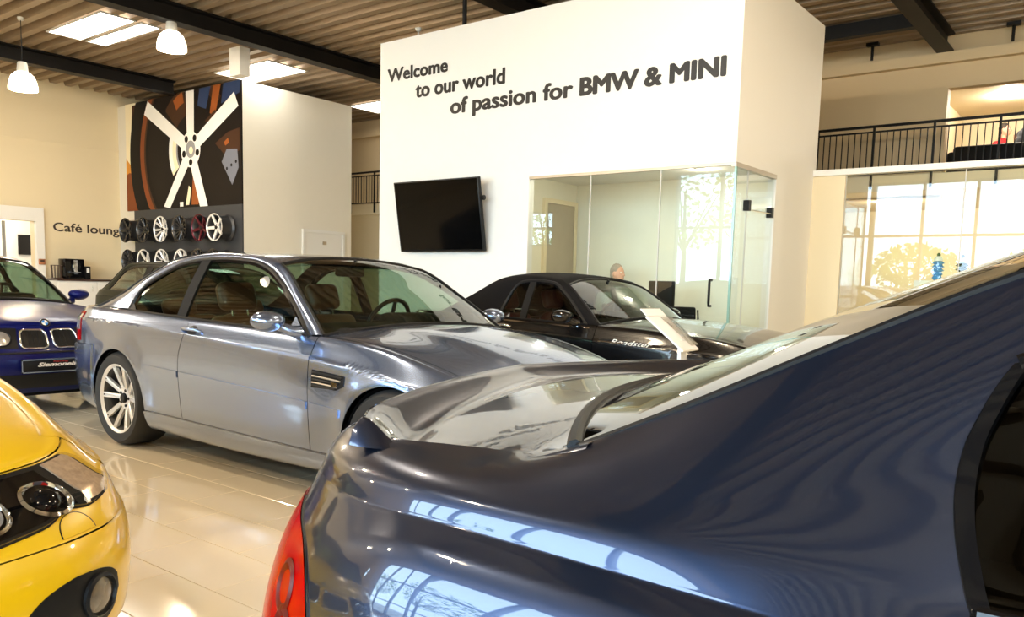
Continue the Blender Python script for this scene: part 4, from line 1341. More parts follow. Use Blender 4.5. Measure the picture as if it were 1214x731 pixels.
# ---- wheels on the display
PURPLE = mat('dark_red_alloy', (0.10, 0.008, 0.02), 0.25, metal=0.6)
for row, z, xs in ((0, 2.15, (-18.02, -17.28, -16.56, -15.84, -15.11, -14.57)), (1, 1.47, (-17.95, -17.28, -16.54, -15.79, -15.17, -14.63))):
    styles = [('five', DARKALLOY), ('ysix', DARKALLOY), ('double', ALLOY), ('multi', DARKALLOY), ('five', PURPLE), ('five', ALLOY)] if row == 0 else \
             [('multi', DARKALLOY), ('five', ALLOY), ('double', ALLOY), ('ysix', ALLOY), ('multi', DARKALLOY), ('five', DARKALLOY)]
    nm = ['first black five-spoke display wheel, upper row, overhanging the panel edge', 'dark wheel with paired thin spokes, second in upper display row', 'bright silver twin-spoke wheel, third in upper display row',
          'black many-spoked wheel, fourth in upper display row', 'dark red five-spoke wheel, fifth in upper display row', 'silver five-spoke wheel at the white wall end of upper display row'] if row == 0 else \
         ['black many-spoked wheel starting the lower display row', 'silver five-spoke wheel, second in lower display row', 'silver twin-spoke wheel, third in lower display row',
          'silver wheel with paired thin spokes, fourth in lower display row', 'black many-spoked wheel, fifth in lower display row', 'black five-spoke wheel ending the lower display row']
    for x, (st, al), lb in zip(xs, styles, nm):
        o = add_wheel(None, st, (x, 9.26, z), -1, 0.30, 0.262, 0.30, al, spin=random.uniform(0, 60), disc=False, tyre=False)
        mb = MB(); mb.tube([(0, -0.203, 0), (0, 0.0, 0)], 0.03, 8); mb.build('mounting_arm', STEEL, o)
        tag(o, lb, 'alloy wheel', 'alloy wheels on the display wall')

# ---- lettering
yw = BY0
wall3 = lambda u, v, w: (u, yw - 0.001 - w, v)
for nm, body, u0, u1, v0, cap, b in (('welcome_lettering', 'Welcome', -8.60, -7.478, 3.912, 0.178, 0.034), ('welcome_lettering', 'to our world', -8.06, -6.521, 3.646, 0.199, 0.034),
                                    ('welcome_lettering', 'of passion for', -7.424, -5.507, 3.368, 0.203, 0.034), ('welcome_lettering', 'BMW & MINI', -5.419, -3.632, 3.366, 0.212, 0.05)):
    o = text_fit(nm, body, INK, u0, u1, v0, cap, wall3, None, b, letters=True)
    tag(o, {'W': 'black lettering Welcome, top line on the white wall', 't': 'black lettering reading to our world, second line on white wall', 'o': 'black lettering reading of passion for, third line on white wall',
            'B': 'bolder black lettering naming two car makes, ending the third line'}[body[0]], 'lettering', 'welcome lettering on the white wall')
o = text_fit('cafe_lettering', 'Café lounge', BROWNINK, 8.03, 9.62, 2.085, 0.19, lambda u, v, w: (XL + 0.001 + w, u, v), None, 0.018, letters=True)
tag(o, 'dark brown lettering Café lounge on the cream wall', 'lettering')
# ================================================================== the parked cars
def cfg_coupe():
    c = dict(wb=2.731, zw=0.325, R=0.352, flare=0.014, arch_y=0.86, xrs=-0.45, xfs=2.95,
             xr=[-0.86, -0.95, -1.00, -0.985, -0.955, -0.93], xf=[3.40, 3.50, 3.505, 3.46, 3.36, 3.24])
    c['y'] = [[(-1, .78), (0, .80), (1.4, .80), (2.7, .80), (3.5, .78)], [(-1, .83), (0, .855), (1.4, .855), (2.7, .86), (3.5, .82)],
              [(-1, .85), (0, .878), (1.4, .876), (2.7, .880), (3.5, .84)], [(-1, .84), (0, .878), (1.4, .880), (2.7, .878), (3.5, .82)],
              [(-1, .82), (0, .868), (1.4, .870), (2.7, .855), (3.5, .80)], [(-1, .755), (-.45, .785), (0.3, .800), (1.4, .806), (2.2, .80), (2.7, .775), (3.0, .745), (3.5, .70)]]
    c['z'] = [[(-1, .26), (-.45, .22), (.3, .165), (2.4, .165), (2.95, .19), (3.5, .20)], [(-1, .34), (-.3, .30), (.4, .285), (2.3, .265), (2.95, .27), (3.5, .27)],
              [(-1, .54), (.39, .578), (2.07, .515), (2.95, .46), (3.5, .42)], [(-1, .665), (0, .69), (1.4, .665), (2.3, .64), (2.95, .565), (3.5, .505)],
              [(-1, .86), (-.35, .868), (.3, .853), (1, .822), (2.0, .782), (2.4, .752), (2.95, .668), (3.4, .578)], [(-1, .955), (-.45, .955), (0, .951), (.75, .928), (1.44, .908), (2.0, .89), (2.4, .868), (2.72, .815), (2.95, .755), (3.16, .690), (3.3, .655)]]
    c['z9'] = [(-1, .985), (-.6, .975), (0, .95), (1.0, .93), (2.0, .945), (2.5, .915), (2.95, .835), (3.25, .70)]
    c['dome'] = (2.1, 3.3, 0.014)
    c.update(door_rear=[(1, .80), (2, .79), (3, .80), (4, .865), (4.5, .86), (5.1, .80)], door_front=[(1, 2.10), (5.1, 2.10)],
             uq=-0.95, deck_u=-0.50, uf=3.16, cowl=2.06, cowl_bow=0.10, hood_step=3.16, boot_step=-0.85, belt_lo=0.90)
    c['Tp'] = [0, .09, .18, .27, .35, .45, .55, .65, .75, .85, .94, 1.0]
    c['T'] = [(2.02, .803, .888), (1.824, .742, 1.047), (1.61, .676, 1.178), (1.413, .634, 1.267), (1.214, .612, 1.308), (.931, .605, 1.322), (.698, .608, 1.315), (.462, .621, 1.288), (.259, .655, 1.216), (.09, .703, 1.124), (.03, .745, 1.035), (.02, .785, .960)]
    c['Ep'] = [0, .12, .25, .33, .48, .65, .80, .89, 1.0]
    c['E'] = [(2.104, .772, .893), (1.818, .690, 1.095), (1.50, .602, 1.282), (1.24, .568, 1.338), (.80, .556, 1.356), (.386, .573, 1.325), (-.02, .650, 1.175), (-.28, .70, 1.045), (-.56, .752, .950)]
    c['M'] = [(2.17, 0, .945), (1.81, 0, 1.16), (1.42, 0, 1.338), (1.20, 0, 1.364), (.76, 0, 1.373), (.30, 0, 1.345), (-.14, 0, 1.205), (-.38, 0, 1.085), (-.66, 0, .975)]
    c.update(iw=2, ir=5, belt_y=[(0, .790), (.3, .802), (1.4, .806), (2.1, .80)], belt_z=[(0, .957), (.13, .948), (.75, .930), (1.44, .910), (2.1, .888)], xb=.72,
             tip_fill=[(.02, .79, .955), (.14, .80, .952), (.075, .775, .985), (.03, .760, 1.005)],
             seat_x=.95, rear_seat_x=.10, cab=(-.10, 2.0), cab_w=.74, shelf=.45, dash_x=1.83, dash_z=.93, rv_mirror=(1.42, 1.27))
    return c

def tail_lamp(net, root, u0, u1, v0, v1, side, lens=LENS_RED, clear=None):
    o = uv_patch('tail_lamp', net, np.linspace(u0, u1, 14), v0, v1, lens, root, 0.004, side, gap=0.002)
    if clear:
        uv_patch('indicator_lens', net, np.linspace(u0 + (u1 - u0) * .55, u1 - 0.015, 8), v0 + (v1 - v0) * .25, v1 - (v1 - v0) * .12, clear, o, 0.007, side)
    return o

def coupe(name, label, loc, paint, rz=0.0, seats=BROWN, spin=0, alloy=ALLOY):
    c = cfg_coupe(); net = make_net(c)
    root = empty(name, loc, rz); tag(root, label, 'car', 'cars on the showroom floor')
    doors = body_panels(c, net, root, paint)
    greenhouse(c, net, root, paint, G_CAR)
    interior(c, root, seats)
    for xc in (0.0, c['wb']):
        for s in (1, -1):
            add_wheel(root, 'double', (xc, s * 0.755, 0.33), s, alloy=alloy, spin=spin + 20 * xc, width=0.245)
    for s in (1, -1):
        wing_mirror(root, paint, 1.86, 0.965, 0.962, s, foot=(1.93, .80, .90))
        # sail panel at the front corner of the side window
        mb = MB(); mb.add([(2.00, s * .808, .893), (1.83, s * .808, .896), (1.865, s * .742, 1.035)], [(0, 1, 2)]); mb.build('mirror_triangle', paint, root, 0)
        door_handle(root, paint, net, .93, 4.35, s)
        # rubbing strips, one per panel
        for ua, ub in ((R_ := 0.36, .785), (.81, 2.09), (2.115, 2.37)):
            uv_patch('rubbing_strip', net, np.linspace(ua, ub, 12), 1.90, 2.14, paint, root, 0.009, s, rows=6, depth=0.009)
        # gill in the front wing
        o = uv_patch('side_vent', net, np.linspace(2.135, 2.40, 10), lambda u: 2.78 + 0.12 * (u - 2.13) / .27 + (0.20 * max(0, (u - 2.34) / .06)), 3.45, BLACK, root, 0.003, s)
        for k in range(5):
            v = 2.90 + 0.115 * k
            p = net.ev(np.linspace(2.145, 2.385 - 0.012 * (4 - k), 6), np.full(6, v)); p[:, 1] += 0.006
            mb = MB(); mb.tube([(a[0], a[1] * s, a[2]) for a in p], 0.0055, 5); mb.build('slat', GOLDTRIM if k % 2 else BLACK, o)
        mb = MB(); M_ = frame(net, 2.33, 3.08, s); mb.box((-0.022, -0.010, 0.004), (0.022, 0.012, 0.012)); put(mb, M_, 'vent_badge', CHROME, o, 0)
        # head lamps
        ui = u_of_y(net, 4, .30); uo = u_of_y(net, 4, .775)
        us = np.linspace(uo, ui, 30); f = lambda u: (u - uo) / (ui - uo)
        lo = lambda u: 3.62 - 0.42 * f(u) + 0.16 * math.exp(-((f(u) - .42) / .09) ** 2) + 0.9 * max(0, .10 - f(u)) * 4 + 0.5 * max(0, f(u) - .93) * 5
        hi = lambda u: 4.90 - 1.2 * max(0, .05 - f(u)) * 4
        h = uv_patch('head_lamp', net, us, lo, hi, DARKIN, root, 0.002, s, rows=10)
        uv_patch('lamp_reflector', net, np.linspace(ui, uo + (ui - uo) * .34, 20), lambda u: lo(u) + .12, lambda u: hi(u) - .12, LENS_CLEAR if False else GLOSSBLACK, h, 0.004, s)
        ind = [uo + (ui - uo) * t for t in np.linspace(.03, .27, 10)]
        uv_patch('indicator_lens', net, ind, lambda u: lo(u) + .08 + 0.5 * max(0, f(u) - .18), lambda u: hi(u) - .06, LENS_AMBER, h, 0.006, s, rows=10)
        for t, r in ((.46, .060), (.80, .066)):
            u = uo + (ui - uo) * t
            M_ = frame(net, u, 4.15, s)
            mb = MB(); mb.lathe([(r, 0.0), (r + .008, .006), (r, .012), (r - .006, .006), (r - .012, -.004)], 32, 'z'); put(mb, M_, 'lamp_ring', CHROME, h)
            mb = MB()
            if t < .6: mb.lathe([(0, .022), (.02, .020), (.036, .010), (.044, -.002)], 28, 'z')
            else: mb.lathe([(0, -.004), (.02, -.002), (r - .012, .006)], 28, 'z')
            put(mb, M_, 'lamp_lens', GLOSSBLACK if t < .6 else LENS_CLEAR, h)
        uv_patch('lamp_cover', net, us, lambda u: lo(u) + .02, lambda u: hi(u) - .02, G_CLEAR, h, 0.013, s, rows=10, depth=0.012)
        # washer cover, under the lamp
        um = uo + (ui - uo) * .42
        uv_patch('washer_cover', net, np.linspace(um - .055, um + .055, 14), 3.08, lambda u: 3.12 + .42 * math.sqrt(max(0, 1 - ((u - um) / .056) ** 2)), paint, root, 0.0015, s, gap=0.001, depth=0.004)
        lp = [(um + .056 * math.cos(a), 3.10 + .44 * max(0, math.sin(a))) for a in np.linspace(0, math.pi, 20)]
        pp_ = net.ev([q[0] for q in lp], [q[1] for q in lp]); mb = MB(); mb.tube([(q[0] + .001, q[1] * s, q[2]) for q in pp_], .0018, 5); mb.build('washer_seam', BLACK, h)
        # bumper intakes with the fog lamps
        ua = u_of_y(net, 1.5, .70); ub = u_of_y(net, 1.5, .40); uc = (ua + ub) / 2; hw = (ub - ua) / 2
        el = lambda u: math.sqrt(max(0.0, 1 - abs((u - uc) / hw) ** 2.6))
        o = uv_patch('bumper_intake', net, np.linspace(ua, ub, 30), lambda u: 1.55 - .55 * el(u) - .30 * max(0, (u - uc) / hw), lambda u: 1.58 + .52 * el(u) - .25 * max(0, (u - uc) / hw), BLACK, root, 0.009, s, rows=10)
        M_ = frame(net, ua + .52 * hw, 1.60, s)
        mb = MB(); mb.lathe([(.046, .004), (.052, .020), (.060, .014), (.060, .002)], 28, 'z'); put(mb, M_, 'fog_lamp', BLACK, o)
        mb = MB(); mb.lathe([(0, .020), (.03, .018), (.047, .012)], 28, 'z'); put(mb, M_, 'fog_lens', FOGLENS, o)
        # tail lamps
        ut = u_of_y(net, 4, .45, False); uq_ = -0.58
        tail_lamp(net, root, ut, uq_, 3.12, 4.55, s, LENS_RED, LENS_CLEAR)
        kidney(root, net, .035, .245, 3.35, 4.65, s)
    M_ = frame(net, net.umax - 0.001, 4.86, 1)
    roundel(root, Matrix.Translation((3.225, 0, .690)) @ Matrix.Rotation(math.radians(38), 4, 'Y') @ Matrix.Rotation(math.radians(90), 4, 'Z'), .040)
    return root, net, c

silver = coupe('coupe_car', 'silver-blue two-door coupe with brown leather seats and twin-spoke wheels', (-5.69, 3.67, 0), P_SILVER)
yellow = coupe('coupe_car', 'bright yellow coupe with dark headlamp, only its front corner in view', (-5.505, 0.165, 0), P_YELLOW, rz=math.radians(3.0), seats=DARKIN, alloy=ALLOY)
# ================================================================== the slate-blue coupe close to the camera (tail, boot, rear pillar)
def big_coupe():
    root = empty('grand_coupe_car', (0, 1.65, 0)); tag(root, 'large slate-blue coupe with red tail lamp and dark side window, nearest the camera', 'car', 'cars on the showroom floor')
    X = [-.70, -.50, -.30, -.13, .10, .40, .80, 1.20, 1.60, 1.95, 2.30, 2.85]
    S = [[.90] * 12, [.95] * 12, [.968] * 10 + [.945, .91], [.944] * 10 + [.925, .89], [.906] * 8 + [.903, .900, .888, .86],
         [.880, .880, .879, .877, .874, .872, .870, .868, .866, .862, .852, .825],
         [.864, .864, .857, .840, .826, .826, .826, .826, .820, .812, .808, .78],
         [.835, .832, .803, .766, .746, .736, .736, .741, .760, .800, .78, .75],
         [.793, .787, .737, .700, .660, .626, .621, .636, .700, .780, .755, .72],
         [.738, .716, .665, .624, .590, .575, .578, .600, .680, .760, .72, .68]]
    Zt = [[.22, .20, .19, .18, .18, .18, .18, .18, .18, .18, .19, .22], [.40] * 12, [.62] * 11 + [.60], [.790] * 10 + [.775, .74],
          [.8640, .8630, .8620, .8610, .860, .857, .853, .850, .846, .842, .832, .79],
          [.8860, .8835, .8800, .8770, .874, .871, .867, .863, .859, .855, .846, .80],
          [.920, .920, .920, .917, .912, .905, .895, .885, .876, .872, .862, .815],
          [.9395, .947, .986, 1.016, 1.05, 1.08, 1.08, 1.05, .97, .886, .872, .825],
          [.9525, .984, 1.062, 1.122, 1.217, 1.296, 1.306, 1.27, 1.09, .900, .880, .832],
          [.9620, 1.030, 1.134, 1.218, 1.302, 1.350, 1.360, 1.335, 1.17, .920, .885, .836]]
    S = np.array(S); Zt = np.array(Zt)
    tipsR = [-1.30, -1.37, -1.385, -1.345, -1.315, -1.300, -1.285, -1.272, -1.262, -1.250]
    zR = [[.25] * 2, [.42] * 2, [.60] * 2, [.755, .74], [.832, .815], [.876, .866], [.912, .905], [.936, .932], [.949, .948], [.954, .955]]
    tipsF = [3.36, 3.44, 3.44, 3.38, 3.32, 3.28, 3.25, 3.22, 3.20, 3.18]
    zF = [.22, .40, .56, .66, .70, .715, .725, .732, .737, .74]
    us, rows = [], []
    FR = [(0.10, .998), (.25, .985), (.40, .962), (.53, .925), (.66, .875), (.79, .79), (.90, .62), (.97, .36), (1.0, 0.0)]
    L9R = [(-.75, .742), (-.83, .750), (-.90, .757), (-.955, .757), (-1.005, .725), (-1.06, .645), (-1.12, .49), (-1.19, .28), (-1.245, 0)]
    rear = []
    for i, (fx, fy) in enumerate(FR):
        st = []
        for k in range(10):
            x = -.70 + (tipsR[k] + .70) * fx; s = S[k][0] * fy
            f = min(1.0, fx / .5); zz = Zt[k][0] + (zR[k][0] - Zt[k][0]) * (f * f * (3 - 2 * f)) + (zR[k][1] - zR[k][0]) * max(0, fx - .5) * 2
            if k == 9: x, s = L9R[i]
            if k == 8:
                x = .6 * L9R[i][0] + .4 * x; s = .5 * L9R[i][1] + .5 * S[8][0] * fy + .012 * fy
            st.append((x, s, zz))
        rear.append(st)
    a = 0; acc = []
    prev = (-.70, S[3][0])
    for st in rear:
        a += math.hypot(st[3][0] - prev[0], st[3][1] - prev[1]); prev = st[3][:2]; acc.append(a)
    for st, aa in reversed(list(zip(rear, acc))): us.append(-.70 - aa); rows.append(st)
    for j, x in enumerate(X): us.append(x); rows.append([(x, S[k][j], Zt[k][j]) for k in range(10)])
    a = 0; prev = (2.85, S[3][-1])
    for fx, fy in FR:
        st = []
        for k in range(10):
            st.append((2.85 + (tipsF[k] - 2.85) * fx, S[k][-1] * fy, Zt[k][-1] + (zF[k] - Zt[k][-1]) * fx))
        a += math.hypot(st[3][0] - prev[0], st[3][1] - prev[1]); prev = st[3][:2]
        us.append(2.85 + a); rows.append(st)
    rows = np.array(rows)
    # tighten the crease: control rows next to level 5 sit close to it
    lo5 = rows[:, 5] + (rows[:, 4] - rows[:, 5]) * .16
    hi5 = rows[:, 5] + (rows[:, 6] - rows[:, 5]) * .12
    rows = np.concatenate([rows[:, :5], lo5[:, None], rows[:, 5:6], hi5[:, None], rows[:, 6:]], 1)
    net0 = Net(us, rows); umin, umax = us[0], us[-1]
    class Wrap:                                   # keeps the old level numbers 0..9
        u = net0.u
        @staticmethod
        def mapv(v):
            return np.interp(np.asarray(v, float), [0, 4, 4.84, 5, 5.12, 6, 9], [0, 4, 5, 6, 7, 8, 11])
        def ev(self, U, V): return net0.ev(U, Wrap.mapv(V))
    net = Wrap()
    net.umin, net.umax = umin, umax
    paint = P_SLATE
    xr_, zw, R = -.30, .335, .365
    uw = tab([(6, -.100), (6.35, -.114), (6.7, -.127), (7, -.1325), (7.35, -.131), (7.65, -.121), (7.85, -.111), (8, -.100)])
    # --- flank, one seamless sheet from the tail round the wheel up over the rear pillar
    cs = -np.cos(np.linspace(0, math.pi, 29))
    base = np.concatenate([np.linspace(umin, xr_ - R, 66)[:-1], (xr_ + R * cs[:15]), ])
    base = base[base < -.101]; base = np.append(base, -.10)
    nb = len(base)
    ext = np.concatenate([(xr_ + R * cs)[(xr_ + R * cs) > -.099], np.linspace(xr_ + R, .75, 20)[1:]])
    allu = np.concatenate([base, ext])
    lo = np.zeros(len(allu)); ina = (np.abs(allu - xr_) < R)
    lo[ina] = vlow_arch(net, allu[ina], xr_, zw, R, 0.05, 4.0)
    rv = np.concatenate([np.linspace(0, .60, 24), np.linspace(.60, 1, 70)[1:]])[:, None]
    V = lo[None] + (6 - lo[None]) * rv
    A = net.ev(np.repeat(allu[None], len(rv), 0), V)
    vv = np.linspace(6, 8, 34)[:, None]
    w = np.clip((base + .45) / .35, 0, 1) ** 2
    Ub = base[None] + (np.vectorize(uw)(vv) + .10) * w[None]
    B = net.ev(Ub, np.repeat(vv, nb, 1))
    cu = np.concatenate([base, np.linspace(-.10, 1.95, 60)[1:]])
    Cg = net.ev(np.repeat(cu[None], 12, 0), np.repeat(np.linspace(8, 9, 12)[:, None], len(cu), 1))
    nA = net_normals(net, np.repeat(allu[None], len(rv), 0), V); nB = net_normals(net, Ub, np.repeat(vv, nb, 1))
    nC = net_normals(net, np.repeat(cu[None], 12, 0), np.repeat(np.linspace(8, 9, 12)[:, None], len(cu), 1))
    for s in (1, -1):
        mb = MB(); NN = []
        for g, gn in ((A, nA), (B, nB), (Cg, nC)):
            p = g.copy(); p[..., 1] *= s
            gn = np.where(((g - INC) * gn).sum() >= 0, 1.0, -1.0) * gn * np.array((1, s, 1)); NN.append(gn.reshape(-1, 3))
            r, cc = p.shape[:2]; idx = np.arange(r * cc).reshape(r, cc)
            mb.add(p.reshape(-1, 3), [(idx[i, j], idx[i, j + 1], idx[i + 1, j + 1], idx[i + 1, j]) for i in range(r - 1) for j in range(cc - 1)])
        me = bpy.data.meshes.new('rear_quarter'); me.from_pydata(mb.v, [], mb.f); me.materials.append(paint)
        NN = np.concatenate(NN)
        cen = np.array([np.mean([mb.v[i] for i in f], axis=0) for f in mb.f[:50]]); f0 = mb.f[25 * 1]
        a_, b_, c_ = [np.array(mb.v[i]) for i in f0[:3]]
        if np.dot(np.cross(b_ - a_, c_ - a_), NN[f0[0]]) < 0: me.flip_normals()
        me.shade_smooth(); me.normals_split_custom_set_from_vertices([tuple(float(c) for c in q) for q in NN]); me.update()
        link('rear_quarter', me, root)
        # black window surround and panes
        def edgeband(o0, o1, off, name, m_):
            vv = np.linspace(5.96, 8.0, 40)[:, None]; f = np.linspace(0, 1, 4)[None]
            U = np.vectorize(uw)(vv) + o0 + (o1 - o0) * f
            p = net.ev(U, np.repeat(vv, 4, 1)); p[..., 1] *= s
            link(name, grid_mesh(name, p, m_, 0, .012, 'lr', offset=off, centre=INC), root)
        edgeband(-.003, .013, .004, 'window_surround', GLOSSBLACK)
        mb = MB()
        p = net.ev([uw(v) - .002 for v in np.linspace(5.96, 8, 40)] , np.linspace(5.96, 8, 40)); n_ = len(p)
        mb.tube([(q[0], q[1] * s, q[2]) for q in p], 0.0032, 8)
        p = net.ev(np.linspace(-.10, 1.92, 50), np.full(50, 8.0)); mb.tube([(q[0], q[1] * s, q[2]) for q in p], 0.010, 8)
        p = net.ev(np.linspace(-.10, 1.95, 50), np.full(50, 6.0)); mb.tube([(q[0], q[1] * s, q[2]) for q in p], 0.008, 8)
        mb.build('window_seal', GLOSSBLACK, root)
        for nm, ua, ub in (('quarter_window', None, .74), ('door_window', .76, 1.93)):
            vv = np.linspace(6, 8, 24)[:, None]; f = np.linspace(0, 1, 26)[None]
            st = np.vectorize(uw)(vv) + .010 if ua is None else ua + 0 * vv
            U = st * (1 - f) + ub * f
            p = net.ev(U, np.repeat(vv, 26, 1)); p[..., 1] = (p[..., 1] - .010) * s
            link(nm, grid_mesh(nm, p, G_SIDE, 0, 0, centre=INC), root)
        u = np.linspace(.754, 1.96, 24); V = np.linspace(0.25, 5.98, 30)[:, None] + 0 * u[None]
        p = net.ev(np.repeat(u[None], 30, 0), V); p[..., 1] *= s
        link('door', grid_mesh('door', p, paint, .002, .016, centre=INC), root)
        # front wing with its arch
        xf_ = 2.48
        u = np.concatenate([np.linspace(1.964, xf_ - R, 8)[:-1], xf_ + R * cs, np.linspace(xf_ + R, umax, 30)[1:]])
        lo = np.full(len(u), .02); ia = np.abs(u - xf_) < R; lo[ia] = vlow_arch(net, u[ia], xf_, zw, R, .05, 4.0)
        V = lo[None] + (9 - lo[None]) * np.linspace(0, 1, 44)[:, None]
        p = net.ev(np.repeat(u[None], 44, 0), V); p[..., 1] *= s
        link('front_wing', grid_mesh('front_wing', p, paint, .002, .016, 'lb', centre=INC), root)
        for xc in (xr_, xf_):
            add_wheel(root, 'double', (xc, s * .79, .335), s, .335, .245, .25)
            mb = MB(); N = 20; vs = []
            for k in range(N + 1):
                a_ = math.radians(-12 + 204 * k / N)
                for y in (.5, .8, .90): vs.append((xc + (R - .004) * math.cos(a_), s * y, zw + (R - .004) * math.sin(a_)))
            mb.add(vs, [(k * 3 + j, k * 3 + j + 1, k * 3 + j + 4, k * 3 + j + 3) for k in range(N) for j in range(2)])
            mb.build('wheel_arch', DARKIN, root)
        # tail lamp wrapped round the corner
        xs_ = net.ev(np.linspace(umin, -.7, 300), np.full(300, 3.3)); uu = np.linspace(umin, -.7, 300)
        uo = float(uu[np.argmin(np.abs(xs_[:, 0] + 1.000) + 10 * (xs_[:, 1] < .75))]); ui = float(uu[np.argmin(np.abs(xs_[:, 1] - .40))])
        fo = lambda u: (uo - u) / (uo - ui)
        uov = tab([(1.9, -.890), (2.5, -.915), (2.8, -.940), (3.1, -.969), (3.4, -1.019), (3.7, -1.105), (4.02, -1.185)])
        Vl = np.linspace(1.9, 4.02, 34)[:, None] + 0 * np.zeros((1, 30)); fl_ = np.linspace(0, 1, 30)[None]
        Ul = ui * (1 - fl_) + np.vectorize(uov)(Vl) * fl_
        pl_ = net.ev(Ul, Vl); nl_ = net_normals(net, Ul, Vl); nl_ *= 1.0 if ((pl_ - INC) * nl_).sum() >= 0 else -1.0
        pl_ = pl_ + nl_ * .004; ms = np.array((1, s, 1))
        lm = link('tail_lamp', grid_mesh('tail_lamp', pl_ * ms, LENS_RED, 0, .010, centre=INC, nrm=nl_ * ms), root)
        uo = -.94
        M_ = frame(net, -1.03, 2.75, s)
        mb = MB(); mb.lathe([(.0, -.004), (.028, .004), (.036, .0075), (.044, .004)], 28, 'z'); put(mb, M_, 'lamp_bulb_ring', mat('deep_red_lens', (.07, .0, .0), .3, spec=.2), lm)
        M_ = frame(net, -1.0, 2.35, s)
        mb = MB(); mb.lathe([(.0, -.004), (.028, .004), (.036, .0075), (.044, .004)], 28, 'z'); put(mb, M_, 'lamp_bulb_ring', bpy.data.materials['deep_red_lens'], lm)
        edge = [(uov(v) + .002, v) for v in np.linspace(1.9, 4.02, 20)]
        p = net.ev([e[0] for e in edge], [e[1] for e in edge]); mb = MB(); mb.tube([(q[0], q[1] * s, q[2]) for q in p], .0028, 6); mb.build('lamp_seal', BLACK, lm)
    # --- boot lid with the upturned lip
    lipx = tab([(0, -1.262), (.214, -1.212), (.43, -1.150), (.56, -1.102), (.65, -1.062), (.71, -1.025), (.755, -.985)])
    basex = tab([(0, -.842), (.155, -.822), (.38, -.765), (.58, -.686), (.68, -.630), (.755, -.575)])
    ny, nb_ = 61, 44
    _u = np.linspace(umin, -.4, 500); _e = net.ev(_u, np.full(500, 9.0))
    def EDGE9(x):
        x = max(x, -.955)
        k = int(np.argmin(np.abs(_e[:, 0] - x) + 10 * (_e[:, 1] < .6)))
        return (x, _e[k, 1] - .001, _e[k, 2])
    tt = np.sin(np.linspace(-1, 1, ny) * math.pi / 2) * .757
    dist = np.concatenate([np.linspace(0, .16, 24), np.linspace(.16, 1, 21)[1:]])
    P = np.zeros((len(dist) + 5, ny, 3))
    for j, y in enumerate(tt):
        ay = abs(y); xa, xb = lipx(ay), basex(ay)
        edge = max(0.0, (ay - .60) / .157)
        for i, f in enumerate(dist):
            x = xa + (xb - xa) * f; d = x - xa
            e9 = EDGE9(x)
            zdeck = e9[2] + .044 * (1 - (ay / .757) ** 2.2)
            val = -.028 * (1 - (d - .085) / .32) ** 2 if .085 <= d < .405 else (0 if d >= .405 else -.028 * (1 - (1 - d / .085) ** 1.6 * 1.45))
            zdeck += val * (1 - .45 * edge ** 2)
            if i == 0: base0 = zdeck
            lip = (1.004 - .014 * (ay / .757) ** 2 - base0) * math.exp(-(d / .055) ** 2)
            P[i + 5, j] = (x, y * e9[1] / .757 * (1 + .026 * math.exp(-(d / .07) ** 2)), zdeck + lip - .006 * math.exp(-((d) / .012) ** 2))
        b0 = P[5, j]
        for q, (dx, dz) in enumerate(((.035, -.16), (.028, -.06), (.020, -.032), (.006, -.016), (-.001, -.006))):
            P[q, j] = (b0[0] + dx, y * (1 - .006 * (5 - q)), b0[2] + dz)
    # turn the two ends down over the wings
    ends = []
    for col, sg in ((0, -1), (-1, 1)):
        e0 = P[:, col]; zb = np.array([EDGE9(min(x, -.58))[2] - .012 for x in e0[:, 0]])
        a_ = e0.copy(); a_[:, 1] += sg * .006; a_[:, 2] -= .003
        b_ = e0.copy(); b_[:, 1] += sg * .030; b_[:, 2] = np.minimum(zb, e0[:, 2] - .006)
        m_ = (a_ + b_) / 2; m_[:, 1] += sg * .004; m_[:, 2] += .004
        ends.append([b_, m_, a_] if sg < 0 else [a_, m_, b_])
    P = np.concatenate([np.stack(ends[0], 1), P, np.stack(ends[1], 1)], 1)
    lid = link('boot_lid', grid_mesh('boot_lid', P, paint, 0, 0, 'lr', centre=INC), root)
    # --- rear window, roof, windscreen
    pk = [0, .10, .20, .30, .40, .52, .64, .76, .88, 1.0]
    E_ = curve(pk, [(-.605, .727, .982), (-.45, .703, 1.056), (-.30, .665, 1.134), (-.13, .624, 1.218), (.05, .596, 1.287), (.40, .575, 1.350), (.80, .578, 1.360), (1.20, .600, 1.335), (1.60, .680, 1.170), (1.95, .760, .920)])
    M_c = curve(pk, [(-.842, 0, 1.000), (-.64, 0, 1.080), (-.44, 0, 1.166), (-.26, 0, 1.239), (-.06, 0, 1.308), (.35, 0, 1.372), (.78, 0, 1.378), (1.12, 0, 1.362), (1.62, 0, 1.19), (2.15, 0, .955)])
    def sheet(name, q0, q1, m_, n=40, lift=0.0, inset=0.0):
        qs = np.linspace(q0, q1, n); e, c_ = E_(qs), M_c(qs)
        t = np.sin(np.linspace(-1, 1, 41) * math.pi / 2)[:, None]; a = np.abs(t)
        x = e[:, 0][None] + (c_[:, 0] - e[:, 0])[None] * (1 - a ** 2); y = (e[:, 1][None] - inset) * t; z = e[:, 2][None] + (c_[:, 2] - e[:, 2])[None] * (1 - a ** 2.2) + lift
        return link(name, grid_mesh(name, np.stack([x, y, z], 2), m_, 0, 0, centre=INC), root), np.stack([x, y, z], 2)
    _, rg = sheet('rear_window', 0, .40, G_DARK, 50)
    sheet('roof', .40, .76, paint)
    sheet('windscreen', .76, 1.0, G_CAR)
    sheet('headliner', 0.42, .75, DARKIN, lift=-.03)
    mb = MB()
    mb.tube([tuple(p + np.array((-.004, 0, -.002))) for p in rg[:, 0]], 0.012, 8); mb.tube([tuple(p) for p in rg[:, -1]], .008, 6)
    for s in (0, -1): mb.tube([tuple(p) for p in rg[s, :]], .005, 6)
